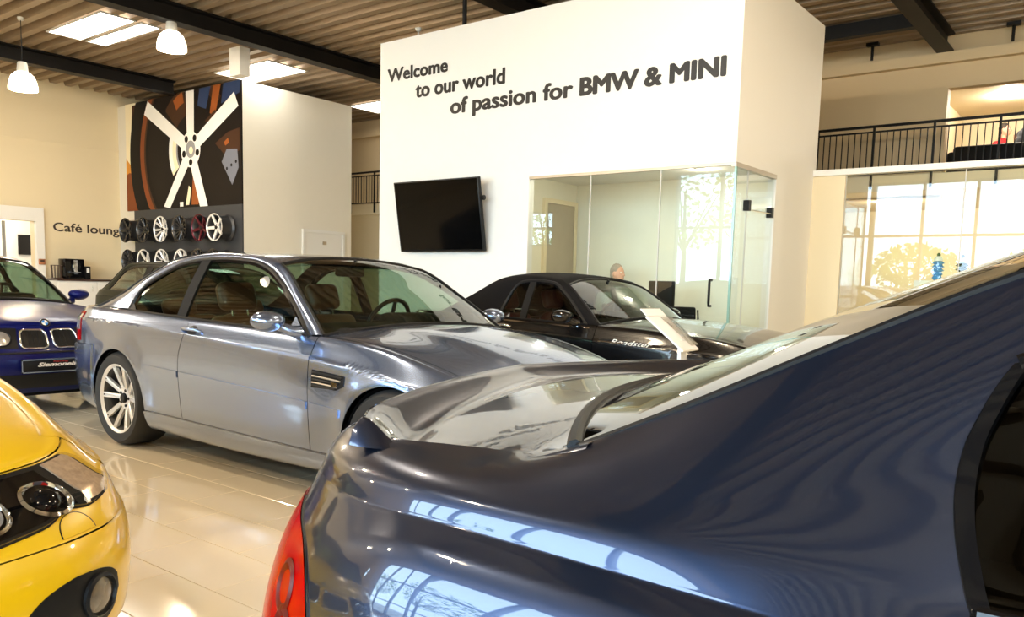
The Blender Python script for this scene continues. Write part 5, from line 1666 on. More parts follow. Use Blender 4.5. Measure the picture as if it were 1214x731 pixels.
    mb.build('rear_window_seal', BLACK, root)
    # dark printed border just inside the rear glass
    mb = MB(); q = rg.copy(); q[..., 2] -= .006
    r_, c_ = q.shape[:2]
    vs = q.reshape(-1, 3); idx = np.arange(r_ * c_).reshape(r_, c_)
    mb.add(vs, [(idx[i, j], idx[i, j + 1], idx[i + 1, j + 1], idx[i + 1, j]) for i in range(r_ - 1) for j in range(c_ - 1) if i in (0, 1, 2, r_ - 2, r_ - 3, r_ - 4) or j < 3 or j > c_ - 4])
    mb.build('glass_border', DARKIN, root)
    # bonnet, underbody, cabin
    u = np.concatenate([np.linspace(1.96, 2.85, 12), np.linspace(2.85, umax, 24)[1:]])
    e9 = net.ev(u, np.full(len(u), 9.0))
    t = np.linspace(-1, 1, 31)[:, None]
    z = e9[:, 2][None] + .05 * (1 - np.abs(t) ** 2.2) * np.clip((3.25 - e9[:, 0]) / .6, 0, 1)[None]
    x = e9[:, 0][None] + .10 * (1 - t ** 2) * np.clip((2.3 - e9[:, 0]) / .4, 0, 1)[None]
    link('bonnet', grid_mesh('bonnet', np.stack([x, e9[:, 1][None] * t * .995, z], 2), paint, .0015, .012, 'lbt', centre=INC), root)
    mb = MB(); mb.box((-1.0, -.55, .17), (2.95, .55, .42)); mb.box((.1, -.80, .19), (2.05, .80, .42)); mb.build('underbody', DARKIN, root, 0)
    mb = MB(); mb.box((-.78, -.70, .90), (-.05, .70, .93)); mb.box((-.05, -.80, .42), (.0, .80, .93)); mb.box((1.9, -.78, .42), (1.95, .78, .86))
    for s in (1, -1): mb.box((-.05, s * .80, .42), (1.95, s * .76, .87))
    mb.build('cabin_lining', DARKIN, root, 0)
    for y in (.37, -.37): seat(root, .72, y, .36, DARKIN)
    mb = MB(); mb.rbox((1.45, -.74, .6), (2.0, .74, .92), .06); mb.build('dashboard', DARKIN, root)
    return root, net
slate = big_coupe()
# ================================================================== the other parked cars
def roadster():
    c = cfg_coupe()
    c.update(wb=2.50, R=0.345, xrs=-0.25, xfs=2.70, xr=[-.64, -.72, -.75, -.74, -.72, -.70], xf=[3.16, 3.26, 3.28, 3.24, 3.16, 3.05], flare=.016)
    c['y'] = [[(a * .915, b) for a, b in t] for t in c['y']]
    c['z'] = [[(-1, .24), (.3, .16), (2.2, .16), (3.3, .19)], [(-1, .33), (.4, .27), (2.2, .25), (3.3, .27)], [(-1, .50), (1, .49), (3.3, .42)], [(-1, .66), (0, .67), (1.4, .64), (2.5, .60), (3.3, .52)],
              [(-1, .84), (0, .84), (1, .80), (2, .76), (2.6, .72), (3.2, .60)], [(-1, .925), (-.3, .935), (.4, .918), (1.2, .898), (1.7, .888), (2.4, .85), (2.9, .77), (3.1, .68)]]
    c['z9'] = [(-1, .94), (0, .95), (1.4, .93), (1.8, .945), (2.4, .90), (2.9, .79), (3.1, .70)]
    c.update(door_rear=[(1, .50), (3, .48), (5.1, .50)], door_front=[(1, 1.56), (5.1, 1.56)], uq=-.72, deck_u=-.22, uf=2.90, cowl=1.52, cowl_bow=.10, hood_step=2.90, boot_step=-.62, belt_lo=.89, dome=None)
    c['Tp'] = [0, .15, .3, .45, .6, .72, .85, 1.0]
    c['T'] = [(1.46, .800, .888), (1.32, .745, 1.02), (1.16, .690, 1.15), (1.02, .655, 1.228), (.85, .640, 1.243), (.68, .655, 1.228), (.57, .70, 1.10), (.53, .785, .925)]
    c['Ep'] = [0, .14, .28, .40, .55, .70, .85, 1.0]
    c['E'] = [(1.56, .772, .895), (1.36, .70, 1.06), (1.15, .625, 1.205), (1.02, .595, 1.262), (.75, .585, 1.285), (.45, .60, 1.262), (.10, .70, 1.08), (-.18, .775, .935)]
    c['M'] = [(1.62, 0, .945), (1.36, 0, 1.12), (1.08, 0, 1.268), (.98, 0, 1.296), (.72, 0, 1.318), (.38, 0, 1.302), (.02, 0, 1.13), (-.26, 0, .955)]
    c.update(iw=2, ir=5, belt_y=[(0, .795), (1.5, .80)], belt_z=[(.5, .917), (1.5, .893)], xb=.80, tip_fill=None, rear_solid=True,
             seat_x=.55, cab=(.0, 1.5), cab_w=.74, shelf=.2, dash_x=1.36, dash_z=.92, rv_mirror=(1.10, 1.20))
    net = make_net(c)
    root = empty('roadster_car', (-5.06, 6.37, 0)); tag(root, 'black soft-top roadster with red seats before the glass office', 'car', 'cars on the showroom floor')
    body_panels(c, net, root, P_BLACK)
    greenhouse(c, net, root, P_BLACK, G_ROAD, soft=SOFTTOP)
    # seams of the folded canvas
    interior(c, root, REDLEATHER, rear=False)
    for xc in (0.0, c['wb']):
        for s in (1, -1): add_wheel(root, 'five', (xc, s * .745, .325), s, .325, .23, .24, spin=14)
    for s in (1, -1):
        wing_mirror(root, P_BLACK, 1.30, .945, .955, s, foot=(1.36, .80, .90))
        door_handle(root, CHROME, net, .62, 4.3, s)
        uv_patch('chrome_strip', net, np.linspace(.55, 1.50, 12), 4.68, 4.76, CHROME, root, .005, s, rows=3, depth=.005)
        ui = u_of_y(net, 4, .36); uo = u_of_y(net, 4, .76)
        uv_patch('head_lamp', net, np.linspace(uo, ui, 16), 3.3, 4.8, LENS_CLEAR, root, .004, s)
        kidney(root, net, .04, .24, 3.3, 4.4, s)
        us = np.linspace(1.62, 1.86, 8)
        o = uv_patch('wing_vent', net, us, 3.75, 4.2, BLACK, root, .003, s)
        p = net.ev(us, np.full(8, 3.98)); p[:, 1] += .006
        mb = MB(); mb.tube([(a[0], a[1] * s, a[2]) for a in p], .006, 6); mb.build('slat', CHROME, o)
        tail_lamp(net, root, u_of_y(net, 4, .45, False), -.60, 3.2, 4.7, s)
    # pale script along the near flank
    vs_ = np.linspace(2.5, 4.6, 60)
    def on_flank(u, v, w):
        q = net.ev(np.full(60, u), vs_)
        return (u, -(float(np.interp(v, q[:, 2], q[:, 1])) + .006) - w, v)
    me = text_fit('flank_script', 'Roadster', PAPER, 1.73, 2.09, 0.762, 0.035, lambda u, v, w: on_flank(u, v - .03 * (u - 1.74), w), root, .0, .35)
    return root
road = roadster()

def navy():
    c = cfg_coupe()
    c.update(wb=2.70, R=.335, xrs=-.45, xfs=2.90, xr=[-.90, -.97, -1.0, -.98, -.95, -.93], xf=[3.30, 3.42, 3.46, 3.44, 3.38, 3.30], flare=.006,
             cornerF=[(0, 1), (.30, .985), (.55, .95), (.72, .89), (.84, .79), (.92, .64), (.97, .40), (1.0, 0.0)])
    c['y'] = [[(x, y * .965) for x, y in t] for t in c['y']]
    c['z'] = [[(-1, .28), (.3, .18), (2.4, .18), (3.5, .20)], [(-1, .36), (.4, .29), (2.4, .28), (3.5, .30)], [(-1, .52), (1, .54), (3.5, .44)], [(-1, .66), (1, .66), (2.4, .62), (3.5, .535)],
              [(-1, .84), (1, .82), (2.3, .76), (3.0, .70), (3.5, .635)], [(-1, .94), (0, .94), (1.4, .905), (2.2, .88), (3.0, .80), (3.4, .735)]]
    c['z9'] = [(-1, .97), (0, .95), (1.4, .93), (2.0, .935), (2.6, .885), (3.1, .815), (3.35, .755)]
    c['dome'] = (2.2, 3.4, .012)
    c.update(uf=2.96, hood_step=2.96)
    c['T'] = [(x, y * .97, z) for x, y, z in c['T']]; c['E'] = [(x, y * .97, z) for x, y, z in c['E']]
    c['belt_y'] = [(x, y * .97) for x, y in c['belt_y']]; c['tip_fill'] = [(x, y * .97, z) for x, y, z in c['tip_fill']]
    c['cab_w'] = .72
    net = make_net(c)
    root = empty('coupe_car', (-7.22 - 3.45, 3.02, 0)); tag(root, 'dark navy car with chrome twin grille and a white-lettered black plate', 'car', 'cars on the showroom floor')
    body_panels(c, net, root, P_NAVY)
    greenhouse(c, net, root, P_NAVY, G_CAR)
    interior(c, root, GREYLEATHER)
    for xc in (0.0, c['wb']):
        for s in (1, -1): add_wheel(root, 'five', (xc, s * .73, .32), s, .32, .22, .225)
    for s in (1, -1):
        wing_mirror(root, P_NAVY, 1.90, .91, .975, s, foot=(1.95, .78, .90))
        door_handle(root, P_NAVY, net, .93, 4.2, s)
        ui = u_of_y(net, 4, .245); uo = u_of_y(net, 4, .72)
        h = uv_patch('head_lamp', net, np.linspace(uo, ui, 18), 3.25, 4.72, BLACK, root, .002, s)
        for y in (.36, .60):
            M_ = frame(net, u_of_y(net, 4, y), 4.0, s)
            mb = MB(); mb.lathe([(.062, .0), (.070, .010), (.076, .002)], 28, 'z'); put(mb, M_, 'lamp_ring', BLACK, h)
            mb = MB(); mb.lathe([(0, .018), (.03, .015), (.064, .004)], 28, 'z'); put(mb, M_, 'lamp_lens', LENS_CLEAR, h)
        kidney(root, net, .022, .225, 3.25, 4.62, s, slats=5)
        o = uv_patch('bumper_intake', net, np.linspace(u_of_y(net, 1, .75), u_of_y(net, 1, .32), 12), .62, 1.3, BLACK, root, .010, s)
        M_ = frame(net, u_of_y(net, 1, .52), .98, s); mb = MB(); mb.box((-.10, -.035, .010), (.10, .035, .020)); put(mb, M_, 'fog_lamp', LENS_AMBER, o, 20)
        tail_lamp(net, root, u_of_y(net, 4, .40, False), -.86, 3.2, 4.7, s)
    uv_patch('bumper_strip', net, np.linspace(net.umax - 1.1, net.umax, 30), 2.88, 3.0, BLACK, root, .013, 1, rows=4, full=True)
    uv_patch('lower_intake', net, np.linspace(net.umax - .5, net.umax, 16), .55, 1.45, BLACK, root, .010, 1, rows=5, full=True)
    roundel(root, Matrix.Translation((3.305, 0, .772)) @ Matrix.Rotation(math.radians(58), 4, 'Y') @ Matrix.Rotation(math.radians(90), 4, 'Z'), .038)
    # registration plate frame
    mb = MB(); mb.rbox((3.470, -.26, .378), (3.490, .26, .488), .006); pl = mb.build('number_plate', BLACK, root)
    mb = MB()
    for a, b in (((3.488, -.262, .478), (3.496, .262, .490)), ((3.488, -.262, .376), (3.496, .262, .386)), ((3.488, -.262, .376), (3.496, -.254, .490)), ((3.488, .254, .376), (3.496, .262, .490))): mb.box(a, b)
    mb.build('plate_frame', CHROME, pl, 0)
    text_fit('plate_script', 'Siemoneit', PAPER, -.14, .17, .425, .034, lambda u, v, w: (3.491 + w, u, v), pl, .03, .35)
    text_fit('plate_script', 'Racing', mat('red_print', (.35, .03, .03), .5), -.02, .10, .458, .014, lambda u, v, w: (3.491 + w, u, v), pl, .01, .2)
    return root
nav = navy()

def green():
    c = cfg_coupe()
    c['E'] = [(2.104, .772, .893), (1.818, .690, 1.095), (1.50, .602, 1.282), (1.24, .568, 1.338), (.60, .556, 1.372), (-.02, .585, 1.362), (-.22, .625, 1.27), (-.40, .68, 1.12), (-.62, .752, .950)]
    c['M'] = [(2.17, 0, .945), (1.81, 0, 1.16), (1.42, 0, 1.338), (1.20, 0, 1.364), (.56, 0, 1.400), (-.10, 0, 1.385), (-.34, 0, 1.29), (-.54, 0, 1.14), (-.76, 0, .975)]
    c['T'] = [(2.02, .803, .888), (1.824, .742, 1.047), (1.61, .676, 1.178), (1.413, .634, 1.267), (1.214, .612, 1.308), (.931, .605, 1.322), (.60, .603, 1.328), (.2, .61, 1.32), (-.05, .625, 1.28), (-.18, .67, 1.17), (-.30, .73, 1.03), (-.36, .785, .960)]
    c['belt_y'] = [(-.45, .785), (.3, .802), (2.1, .80)]; c['belt_z'] = [(-.45, .957), (.75, .930), (2.1, .888)]
    c['tip_fill'] = None; c['xb'] = .60; c['deck_u'] = -.55; c['boot_step'] = -.85; c['dome'] = None
    net = make_net(c)
    root = empty('hatchback_car', (-12.30, 6.9, 0)); tag(root, 'dark green hatchback mostly hidden behind the silver-blue coupe', 'car', 'cars on the showroom floor')
    body_panels(c, net, root, P_GREEN)
    greenhouse(c, net, root, P_GREEN, G_ROAD)
    interior(c, root, GREYLEATHER)
    for xc in (0.0, c['wb']):
        for s in (1, -1): add_wheel(root, 'five', (xc, s * .75, .32), s, .32, .22, .225)
    for s in (1, -1):
        wing_mirror(root, P_GREEN, 1.86, .95, .965, s, foot=(1.93, .80, .90))
        tail_lamp(net, root, u_of_y(net, 4, .45, False), -.86, 3.2, 4.7, s)
        uv_patch('head_lamp', net, np.linspace(u_of_y(net, 4, .75), u_of_y(net, 4, .3), 14), 3.3, 4.8, LENS_CLEAR, root, .003, s)
        kidney(root, net, .03, .23, 3.3, 4.6, s, slats=4)
    return root
grn = green()
# ================================================================== lamps, furniture, people, small things
def pendant(x, y, zlens, ztop, lb):
    o = empty('pendant_lamp', (x, y, zlens)); tag(o, lb, 'lamp', 'pendant hall lamps')
    mb = MB(); mb.lathe([(.205, 0.0), (.212, .03), (.200, .12), (.165, .21), (.11, .265), (.07, .28)], 32, 'z'); mb.build('lamp_shade', LAMPGLASS, o)
    mb = MB(); mb.lathe([(0, .275), (.078, .275), (.082, .30), (.074, .40), (.062, .43), (.0, .44)], 24, 'z'); mb.build('lamp_housing', LIGHTTRIM, o)
    mb = MB(); mb.tube([(0, 0, .43), (0, 0, ztop - zlens)], .007, 6); mb.build('cord', STEEL, o)
    mb = MB(); mb.lathe([(0, ztop - zlens - .05), (.04, ztop - zlens - .05), (.05, ztop - zlens - .001)], 12, 'z'); mb.build('ceiling_cup', LIGHTTRIM, o)
    l = bpy.data.lights.new('pendant_bulb', 'POINT'); l.energy = LAMP_W; l.color = (1.0, 0.80, 0.55); l.shadow_soft_size = 0.07
    lo = bpy.data.objects.new('pendant_bulb', l); COL.objects.link(lo); lo.parent = o; lo.location = (0, 0, -.02)
pendant(-11.92, 6.8, 4.53, BZ, 'white glass pendant lamp hanging from the roof beam before the poster')
pendant(-14.62, 5.8, 4.08, DZ, 'white glass pendant lamp on a long cord before the café wall')
lab = ['pendant lamp over the roadster aisle', 'pendant lamp over the silver-blue coupe', 'pendant lamp near the window front and navy car', 'pendant lamp above the slate-blue coupe roof',
       'pendant lamp between yellow car and glass front', 'pendant lamp at the glass front beyond the yellow car', 'pendant lamp in front of the tall glass screen', 'pendant lamp close to the glass front and slate-blue coupe', 'pendant lamp at the blank side wall',
       'pendant lamp in the far corner before the gallery', 'pendant lamp at the glass front near the café', 'pendant lamp over the bare floor by the café']
for (x, y), lb in zip(((-3.0, 5.2), (-5.2, 2.0), (-9.6, 0.6), (1.2, 3.4), (-4.6, -2.4), (-9.6, -3.2), (0.4, 7.2), (0.6, -2.4), (5.2, 1.0), (5.0, 8.0), (-14.5, -3.0), (-14.6, 1.0)), lab):
    pendant(x, y, 4.5, DZ, lb)

# ---- wall screen, tilted forward
tv = empty('wall_television', (-7.46, 7.90, 2.06)); tv.rotation_euler = (math.radians(9.5), 0, 0)
tag(tv, 'black flat wall screen tilted forward on the white wall under the lettering', 'television')
mb = MB(); mb.rbox((-.745, -.028, -.46), (.745, .028, .46), .008); mb.build('case', BLACK, tv)
mb = MB(); mb.box((-.725, -.030, -.435), (.725, -.027, .443)); mb.build('screen', mat('dark_screen', (0.002, 0.002, 0.002), 0.08, spec=0.12), tv, 0)
mb = MB(); mb.box((-.25, .02, -.15), (.25, .06, .15)); mb.tube([(.70, .02, .20), (.78, .03, .20)], .03, 8); mb.build('wall_bracket', STEEL, tv)
mb = MB(); mb.box((-.2, .05, -.05), (.2, .16, .02)); mb.build('bracket_arm', STEEL, tv, 0)

# ---- sloped price stand by the roadster
st = empty('info_stand', (-2.56, 5.06, 0)); tag(st, 'white sloped information stand with a clear sheet beside the black roadster', 'stand')
A_, B_, Cc, D_ = [Vector(p) - Vector((-2.56, 5.06, 0)) for p in ((-2.752, 5.0, 1.007), (-2.735, 5.262, 1.006), (-2.408, 5.125, .80), (-2.395, 4.866, .80))]
nrm = (B_ - A_).cross(D_ - A_).normalized()
if nrm.z < 0: nrm = -nrm
def slab(mb, q, t0, t1):
    v = [p + nrm * t0 for p in q] + [p + nrm * t1 for p in q]
    mb.add(v, [(3, 2, 1, 0), (4, 5, 6, 7), (0, 1, 5, 4), (1, 2, 6, 5), (2, 3, 7, 6), (3, 0, 4, 7)])
mb = MB(); slab(mb, (A_, B_, Cc, D_), -.012, 0); mb.build('sloped_board', PAPER, st, 0)
mb = MB(); slab(mb, [A_ + (p - A_) * .96 + (Cc - A_) * .02 for p in (A_, B_, Cc, D_)], .001, .002); mb.build('price_sheet', mat('printed_sheet', (.84, .82, .80), .4, var=.02), st, 0)
sh = (B_ - A_) * .42
mb = MB(); slab(mb, (A_ + sh * 1.4 + (D_ - A_) * .05, B_ + sh * .40 + (D_ - A_) * .05, Cc + sh * .40 - (D_ - A_) * .1, D_ + sh * 1.4 - (D_ - A_) * .1), .004, .007); mb.build('clear_sheet', G_CLEAR, st, 0)
mb = MB(); slab(mb, (A_ + Vector((-.05, 0, .045)), B_ + Vector((-.05, 0, .045)) - sh * .1, B_ - sh * .1, A_), 0, .006); mb.build('leaflet_flap', PAPER, st, 0)
mb = MB(); mb.box((.05, -.045, .01), (.075, .045, .86)); mb.build('post', mat('white_metal', (.75, .75, .74), .35), st, 0)
mb = MB(); mb.rbox((-.14, -.16, 0), (.20, .16, .012), .004); mb.build('foot_plate', bpy.data.materials['white_metal'], st)

# ---- café corner
cb = empty('cafe_counter', (-18.715, 8.6, 0)); tag(cb, 'pale counter with a dark top against the café wall', 'counter')
mb = MB(); mb.box((-.27, -.75, 0), (.26, .88, 1.02)); mb.build('body', WHITE, cb, 0)
mb = MB(); mb.box((-.28, -.77, 1.02), (.30, .89, 1.06)); mb.build('worktop', WOODDARK, cb, 0)
for k in range(2):
    mb = MB(); mb.box((.26, -.73 + .80 * k, .08), (.278, .05 + .80 * k, 1.0)); o = mb.build('door', WHITE, cb, 0)
    mb = MB(); mb.tube([(.285, -.04 + .80 * k, .8), (.285, -.04 + .80 * k, .92)], .006, 6); mb.build('handle', CHROME, o)
cm = empty('coffee_machine', (-18.62, 8.23, 1.061)); tag(cm, 'black coffee machine with bright trim on the café counter', 'coffee machine')
mb = MB(); mb.rbox((-.2, -.2, 0), (.14, .2, .43), .02); mb.build('body', GLOSSBLACK, cm)
mb = MB(); mb.box((.14, -.03, .10), (.155, .05, .40)); mb.build('front_trim', CHROME, cm, 0)
mb = MB(); mb.box((.14, -.14, .13), (.20, .10, .15)); mb.tube([(.17, -.04, .24), (.17, -.04, .30)], .015, 8); mb.build('spout', CHROME, cm)
mb = MB(); mb.box((.10, -.17, 0), (.24, .14, .03)); mb.build('drip_tray', STEEL, cm, 0)
mk = empty('milk_cooler', (-18.6, 8.51, 1.061)); tag(mk, 'small black box with pale label beside the coffee machine', 'cooler')
mb = MB(); mb.rbox((-.1, -.06, 0), (.1, .06, .28), .01); mb.build('body', BLACK, mk)
mb = MB(); mb.box((.1, -.03, .14), (.103, .03, .24)); mb.build('label', PAPER, mk, 0)
bk = empty('wire_basket', (-18.6, 7.90, 1.061)); tag(bk, 'brown wire basket near the portal end of the café counter', 'basket')
mb = MB(); mb.box((-.09, -.09, 0), (.09, .09, .02)); mb.build('base', WOODDARK, bk, 0)
for k in range(10):
    a = k * 2 * math.pi / 10; mb = MB(); mb.tube([(.09 * math.cos(a), .09 * math.sin(a), .02), (.105 * math.cos(a), .105 * math.sin(a), .28)], .006, 5); mb.build('wire', WOODDARK, bk)
mb = MB(); mb.tube([(.107 * math.cos(a), .107 * math.sin(a), .28) for a in np.linspace(0, 6.283, 17)[:-1]], .008, 6, closed=True); mb.build('rim', WOODDARK, bk)
nb = empty('wall_box', (XL + .10, 7.73, 1.41)); tag(nb, 'small orange-brown box fixed on the white portal jamb', 'box')
mb = MB(); mb.rbox((0, -.06, -.06), (.05, .06, .06), .006); mb.build('case', mat('orange_brown', (.40, .16, .07), .5), nb)
mb = MB(); mb.box((.05, -.04, -.01), (.053, .04, .04)); mb.build('label', WOODDARK, nb, 0)
nm = empty('niche_monitor', (-20.97, 8.25, 1.81)); tag(nm, 'black monitor on the white wall inside the café portal', 'monitor')
mb = MB(); mb.rbox((-.02, -.165, -.23), (.03, .165, .23), .006); mb.build('case', BLACK, nm)
mb = MB(); mb.box((.03, -.15, -.215), (.032, .15, .215)); mb.build('screen', GLOSSBLACK, nm, 0)
mb = MB(); mb.box((-19.62, 7.25, 0), (-19.58, 7.31, 2.26)); tag(mb.build('door_post', mat('grey_aluminium', (.35, .36, .37), .35, metal=.6), smooth=0), 'slim grey aluminium post inside the café portal', 'post')

# ---- office furniture
dk = empty('office_desk', (-4.40, 9.28, 0)); tag(dk, 'white office desk behind the glass front', 'desk')
mb = MB(); mb.rbox((-.62, -.38, .71), (.75, .38, .75), .006); mb.build('desk_top', WHITE, dk)
for x in (-.57, .7):
    for y in (-.32, .32):
        mb = MB(); mb.tube([(x, y, 0), (x, y, .71)], .025, 8); mb.build('leg', CHROME, dk)
mo = empty('office_monitor', (-4.80, 9.08, .751), math.radians(-18)); tag(mo, 'black computer monitor seen from behind on the office desk', 'monitor')
mb = MB(); mb.rbox((-.21, -.03, .20), (.21, .03, .54), .015); mb.build('case', BLACK, mo)
mb = MB(); mb.tube([(0, 0, .012), (0, 0, .30)], .025, 8); mb.build('neck', BLACK, mo)
mb = MB(); mb.lathe([(0, .014), (.11, .012), (.12, 0), (0, 0)], 24, 'z'); mb.build('base', BLACK, mo)
def office_chair(x, y, rz, lb):
    o = empty('office_chair', (x, y, 0), rz); tag(o, lb, 'chair', 'black office chairs')
    mb = MB(); mb.rbox((-.23, -.24, .44), (.24, .24, .50), .03); mb.build('seat', DARKIN, o)
    mb = MB(); mb.rbox((-.28, -.22, .58), (-.24, .22, 1.02), .02, xf=Matrix.Translation((-.24, 0, .5)) @ Matrix.Rotation(math.radians(-10), 4, 'Y') @ Matrix.Translation((.24, 0, -.5))); mb.build('backrest', DARKIN, o)
    for s in (1, -1):
        mb = MB(); mb.tube([(.2, s * .25, 0), (.16, s * .25, .45), (-.26, s * .25, .66), (-.30, s * .23, .98)], .012, 8); mb.build('side_frame', CHROME, o)
        mb = MB(); mb.tube([(-.24, s * .25, 0), (-.1, s * .25, .45)], .012, 8); mb.build('leg', CHROME, o)
office_chair(-4.15, 8.42, math.radians(100), 'black chair with its back to the office glass, beside the door handle')
office_chair(-4.75, 8.38, math.radians(80), 'black visitor chair in front of the office monitor')

# ---- people
def blob(name, parts, voxel, m_, parent):
    mb = MB()
    for p in parts:
        if p[0] == 'c':
            _, a, b, ra, rb = p
            a, b = Vector(a), Vector(b)
            mb.tube([a, a.lerp(b, .5), b], [ra, (ra + rb) / 2, rb], 12)
            mb.ball(a, ra, 12, 8); mb.ball(b, rb, 12, 8)
        else:
            mb.ball(p[1], p[2], 18, 12)
    me = bpy.data.meshes.new(name); me.from_pydata(mb.v, [], mb.f)
    o = bpy.data.objects.new(name, me); COL.objects.link(o)
    md = o.modifiers.new('r', 'REMESH'); md.mode = 'VOXEL'; md.voxel_size = voxel
    sm = o.modifiers.new('s', 'SMOOTH'); sm.factor = .5; sm.iterations = 3
    bpy.context.view_layer.update()
    dg = bpy.context.evaluated_depsgraph_get()
    m2 = bpy.data.meshes.new_from_object(o.evaluated_get(dg))
    bpy.data.objects.remove(o); bpy.data.meshes.remove(me)
    m2.materials.clear(); m2.materials.append(m_); m2.shade_smooth(); m2.name = name
    return link(name, m2, parent)
def person(loc, rz, lb, top, legs_m, hair, arm='lap', lean=0.06):
    r = empty('person', loc, rz)
    tag(r, lb, 'person')
    hz = .50
    sh = (lean * .8, 0, hz + .50); nk = (lean, 0, hz + .58); hd = (lean + .035, 0, hz + .74)
    body = [('b', (0, 0, hz + .05), (.14, .17, .13)), ('c', (0, 0, hz + .10), (lean * .5, 0, hz + .30), .125, .13), ('b', (lean * .8, 0, hz + .38), (.115, .165, .17)),
            ('c', nk, (hd[0] - .01, 0, hd[2] - .05), .055, .052), ('b', hd, (.092, .074, .112)), ('b', (hd[0] + .035, 0, hd[2] - .055), (.055, .055, .055)),
            ('c', (hd[0] + .088, 0, hd[2] + .015), (hd[0] + .103, 0, hd[2] - .022), .010, .016), ('c', (hd[0] + .080, -.022, hd[2] - .055), (hd[0] + .080, .022, hd[2] - .055), .009, .009)]
    shirt = [('b', (0, 0, hz + .06), (.155, .185, .12)), ('c', (0, 0, hz + .12), (lean * .5, 0, hz + .30), .14, .145), ('b', (lean * .8, 0, hz + .38), (.132, .185, .185)), ('c', (lean, 0, hz + .52), (lean, 0, hz + .57), .085, .066)]
    trs = [('b', (0, 0, hz + .03), (.15, .18, .10))]
    shoes = []
    for s in (1, -1):
        body.append(('b', (hd[0] - .005, s * .076, hd[2] - .005), (.022, .012, .032)))
        S_ = Vector((lean * .8, s * .19, hz + .47))
        if arm == 'lap': E_ = Vector((lean + .05, s * .25, hz + .20)); H_ = Vector((.30, s * .10, hz + .19))
        elif arm == 'desk': E_ = Vector((lean + .10, s * .26, hz + .24)); H_ = Vector((.38, s * .14, hz + .29))
        else: E_ = Vector((lean + .16, s * .20, hz + .24)); H_ = Vector((lean + .20, s * .06, hz + .52)) if s > 0 else Vector((.30, s * .10, hz + .19))
        body += [('c', S_, E_, .048, .040), ('c', E_, H_, .038, .028)]
        shirt += [('c', S_, E_, .064, .055), ('c', E_, E_.lerp(H_, .86), .052, .042)]
        d = (H_ - E_).normalized(); w = d.cross(Vector((0, 0, 1))); w = w.normalized() if w.length > .1 else Vector((0, 1, 0)); u = w.cross(d)
        pc = H_ + d * .05
        body.append(('c', H_, pc + d * .02, .028, .034))
        for k, L in enumerate((.062, .075, .070, .055)):
            a = pc + d * .03 + w * (-.027 + .018 * k); b = a + d * L * .55 - u * .006; c_ = b + d * L * .4 - u * .022
            body += [('c', a, b, .0098, .0092), ('c', b, c_, .0092, .0085)]
        a = H_ + d * .02 - s * w * .026 * (1); b = a + d * .035 - s * w * .022; body += [('c', a, b, .012, .010), ('c', b, b + d * .026, .010, .009)]
        hip = Vector((0, s * .10, hz + .02)); kn = Vector((.43, s * .12, hz + .02)); an = Vector((.42, s * .12, .09)); toe = Vector((.60, s * .13, .035))
        body += [('c', hip, kn, .078, .055), ('c', kn, an, .055, .038), ('c', an, toe, .040, .030)]
        trs += [('c', hip, kn, .092, .070), ('c', kn, an + Vector((0, 0, .03)), .068, .054)]
        shoes.append((an, toe))
    b = blob('body', body, .009, SKIN, r)
    blob('shirt', shirt, .011, top, r); blob('trousers', trs, .011, legs_m, r)
    for an, toe in shoes: blob('shoe', [('c', an - Vector((.03, 0, .045)), toe, .042, .034)], .01, BLACK, r)
    hp = [('b', (hd[0] - .022, 0, hd[2] + .035), (.090, .082, .098)), ('b', (hd[0] - .045, 0, hd[2] - .015), (.062, .076, .085))]
    blob('hair', hp, .008, hair, r)
    for s in (1, -1):
        mb = MB(); mb.ball((hd[0] + .078, s * .030, hd[2] + .012), (.010, .013, .010), 12, 8); mb.build('eye', PAPER, r)
        mb = MB(); mb.ball((hd[0] + .0865, s * .030, hd[2] + .012), (.003, .006, .006), 10, 6); mb.build('pupil', BLACK, r)
    return r
def stool(loc, rz, lb, h=.44, m_=DARKIN, name='office_chair', cat='chair'):
    o = empty(name, loc, rz); tag(o, lb, cat)
    mb = MB(); mb.rbox((-.22, -.24, h - .08), (.26, .24, h), .03); mb.build('seat', m_, o)
    mb = MB(); mb.rbox((-.30, -.22, h), (-.24, .22, h + .34), .02); mb.build('backrest', m_, o)
    for s in (1, -1):
        for x in (-.2, .22):
            mb = MB(); mb.tube([(x, s * .2, 0), (x, s * .2, h - .06)], .015, 8); mb.build('leg', CHROME, o)
person((-5.62, 9.25, .135), math.radians(-8), 'grey-haired man in white shirt seated in the glass office behind the roadster', CLOTHWHITE, CLOTHNAVY, HAIRGREY, 'desk')
mb = MB(); mb.rbox((-5.95, 8.9, 0), (-4.98, 9.62, .13), .01); o = tag(mb.build('floor_platform', GREYPANEL), 'low grey platform under the chair of the man in the office', 'platform')
stool((-5.62, 9.25, .131), math.radians(-8), 'black seat under the grey-haired man in the glass office', .40)
person((-2.50, 17.3, 3.02 - .06), math.radians(-15), 'person in a red top seated upstairs behind the gallery railing', CLOTHRED, CLOTHNAVY, HAIRDARK, 'chin', .10)
stool((-2.50, 17.3, 3.021), math.radians(-15), 'dark chair under the person in red upstairs', .36)
person((-1.98, 16.25, 3.02 - .02), math.radians(35), 'person in dark clothes upstairs, seated nearer the railing than the one in red', CLOTHNAVY, CLOTHNAVY, HAIRDARK, 'lap', .10)
stool((-1.98, 16.25, 3.021), math.radians(35), 'dark chair under the person in dark clothes upstairs', .40)
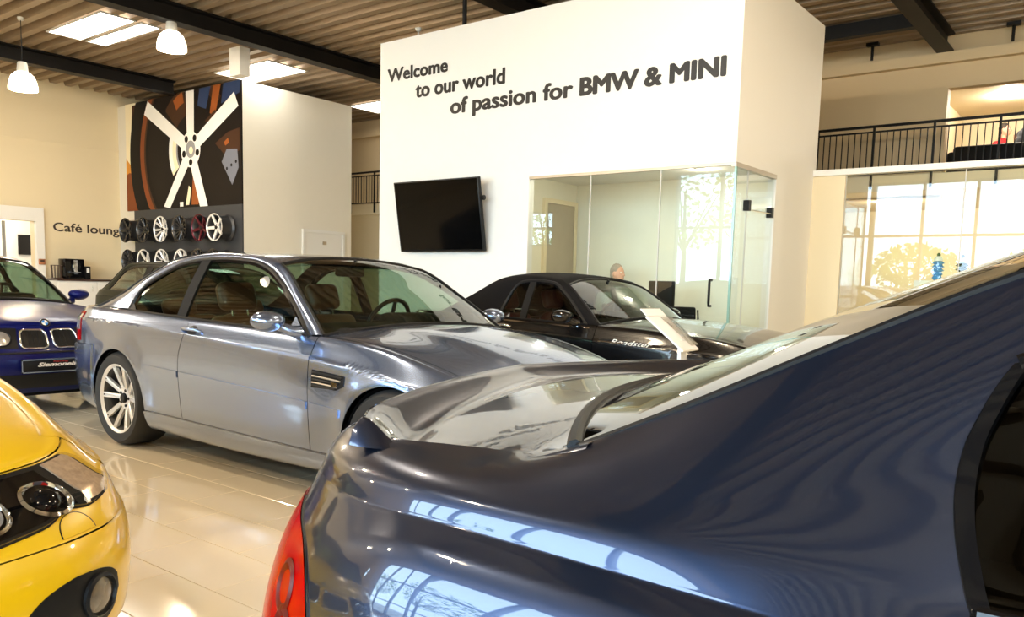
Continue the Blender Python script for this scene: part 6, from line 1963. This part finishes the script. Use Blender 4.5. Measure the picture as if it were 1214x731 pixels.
sf = empty('sofa', (-1.55, 15.35, 3.021)); tag(sf, 'long black sofa with its back to the gallery railing', 'sofa')
mb = MB(); mb.rbox((-1.2, -.30, .12), (1.2, .40, .42), .05); mb.build('seat', DARKIN, sf)
mb = MB(); mb.rbox((-1.22, -.42, .08), (1.22, -.26, .58), .05); mb.build('backrest', DARKIN, sf)
for s in (1, -1):
    mb = MB(); mb.rbox((s * 1.22 - .08, -.40, .08), (s * 1.22 + .08, .42, .50), .04); mb.build('armrest', DARKIN, sf)
    for y in (-.32, .34):
        mb = MB(); mb.tube([(s * 1.1, y, 0), (s * 1.1, y, .12)], .02, 8); mb.build('leg', STEEL, sf)
# ---- display cabinet with two ribbed figures behind the tall glass screen
cbn = empty('display_plinth', (-1.95, 10.95, 0)); tag(cbn, 'white plinth behind the tall glass screen carrying two ribbed displays', 'plinth')
mb = MB(); mb.rbox((-.35, -.2, .06), (.35, .2, 1.38), .006); mb.build('body', WHITE, cbn)
mb = MB(); mb.box((-.32, -.17, 0), (.32, .17, .06)); mb.build('plinth_base', STEEL, cbn, 0)
for x, m_, n_, lb in ((-.13, BLUEVINYL, 5, 'bright blue ribbed display figure with white top behind the glass screen'), (.13, BLACK, 4, 'black ribbed display figure with white top behind the glass screen')):
    o = empty('ribbed_figure', (-1.95 + x, 10.92, 1.381)); tag(o, lb, 'figure')
    prof = [(0, 0), (.035, 0)]
    h0 = .22 if n_ == 5 else .20
    for k in range(n_):
        z = .02 + h0 * k / n_; prof += [(.045, z), (.062 + .012 * (k > 1), z + .012), (.045, z + h0 / n_ * .8)]
    prof += [(.0, h0 + .02)]
    mb = MB(); mb.lathe(prof, 20, 'z'); mb.build('ribbed_body', m_, o)
    mb = MB(); mb.lathe([(.055, h0 + .015), (.05, h0 + .04), (.03, h0 + .07), (0, h0 + .075)], 18, 'z'); mb.build('white_top', PAPER, o)
    mb = MB(); mb.ball((0, 0, h0 + .09), .022, 12, 8); mb.build('dark_knob', HAIRDARK, o)
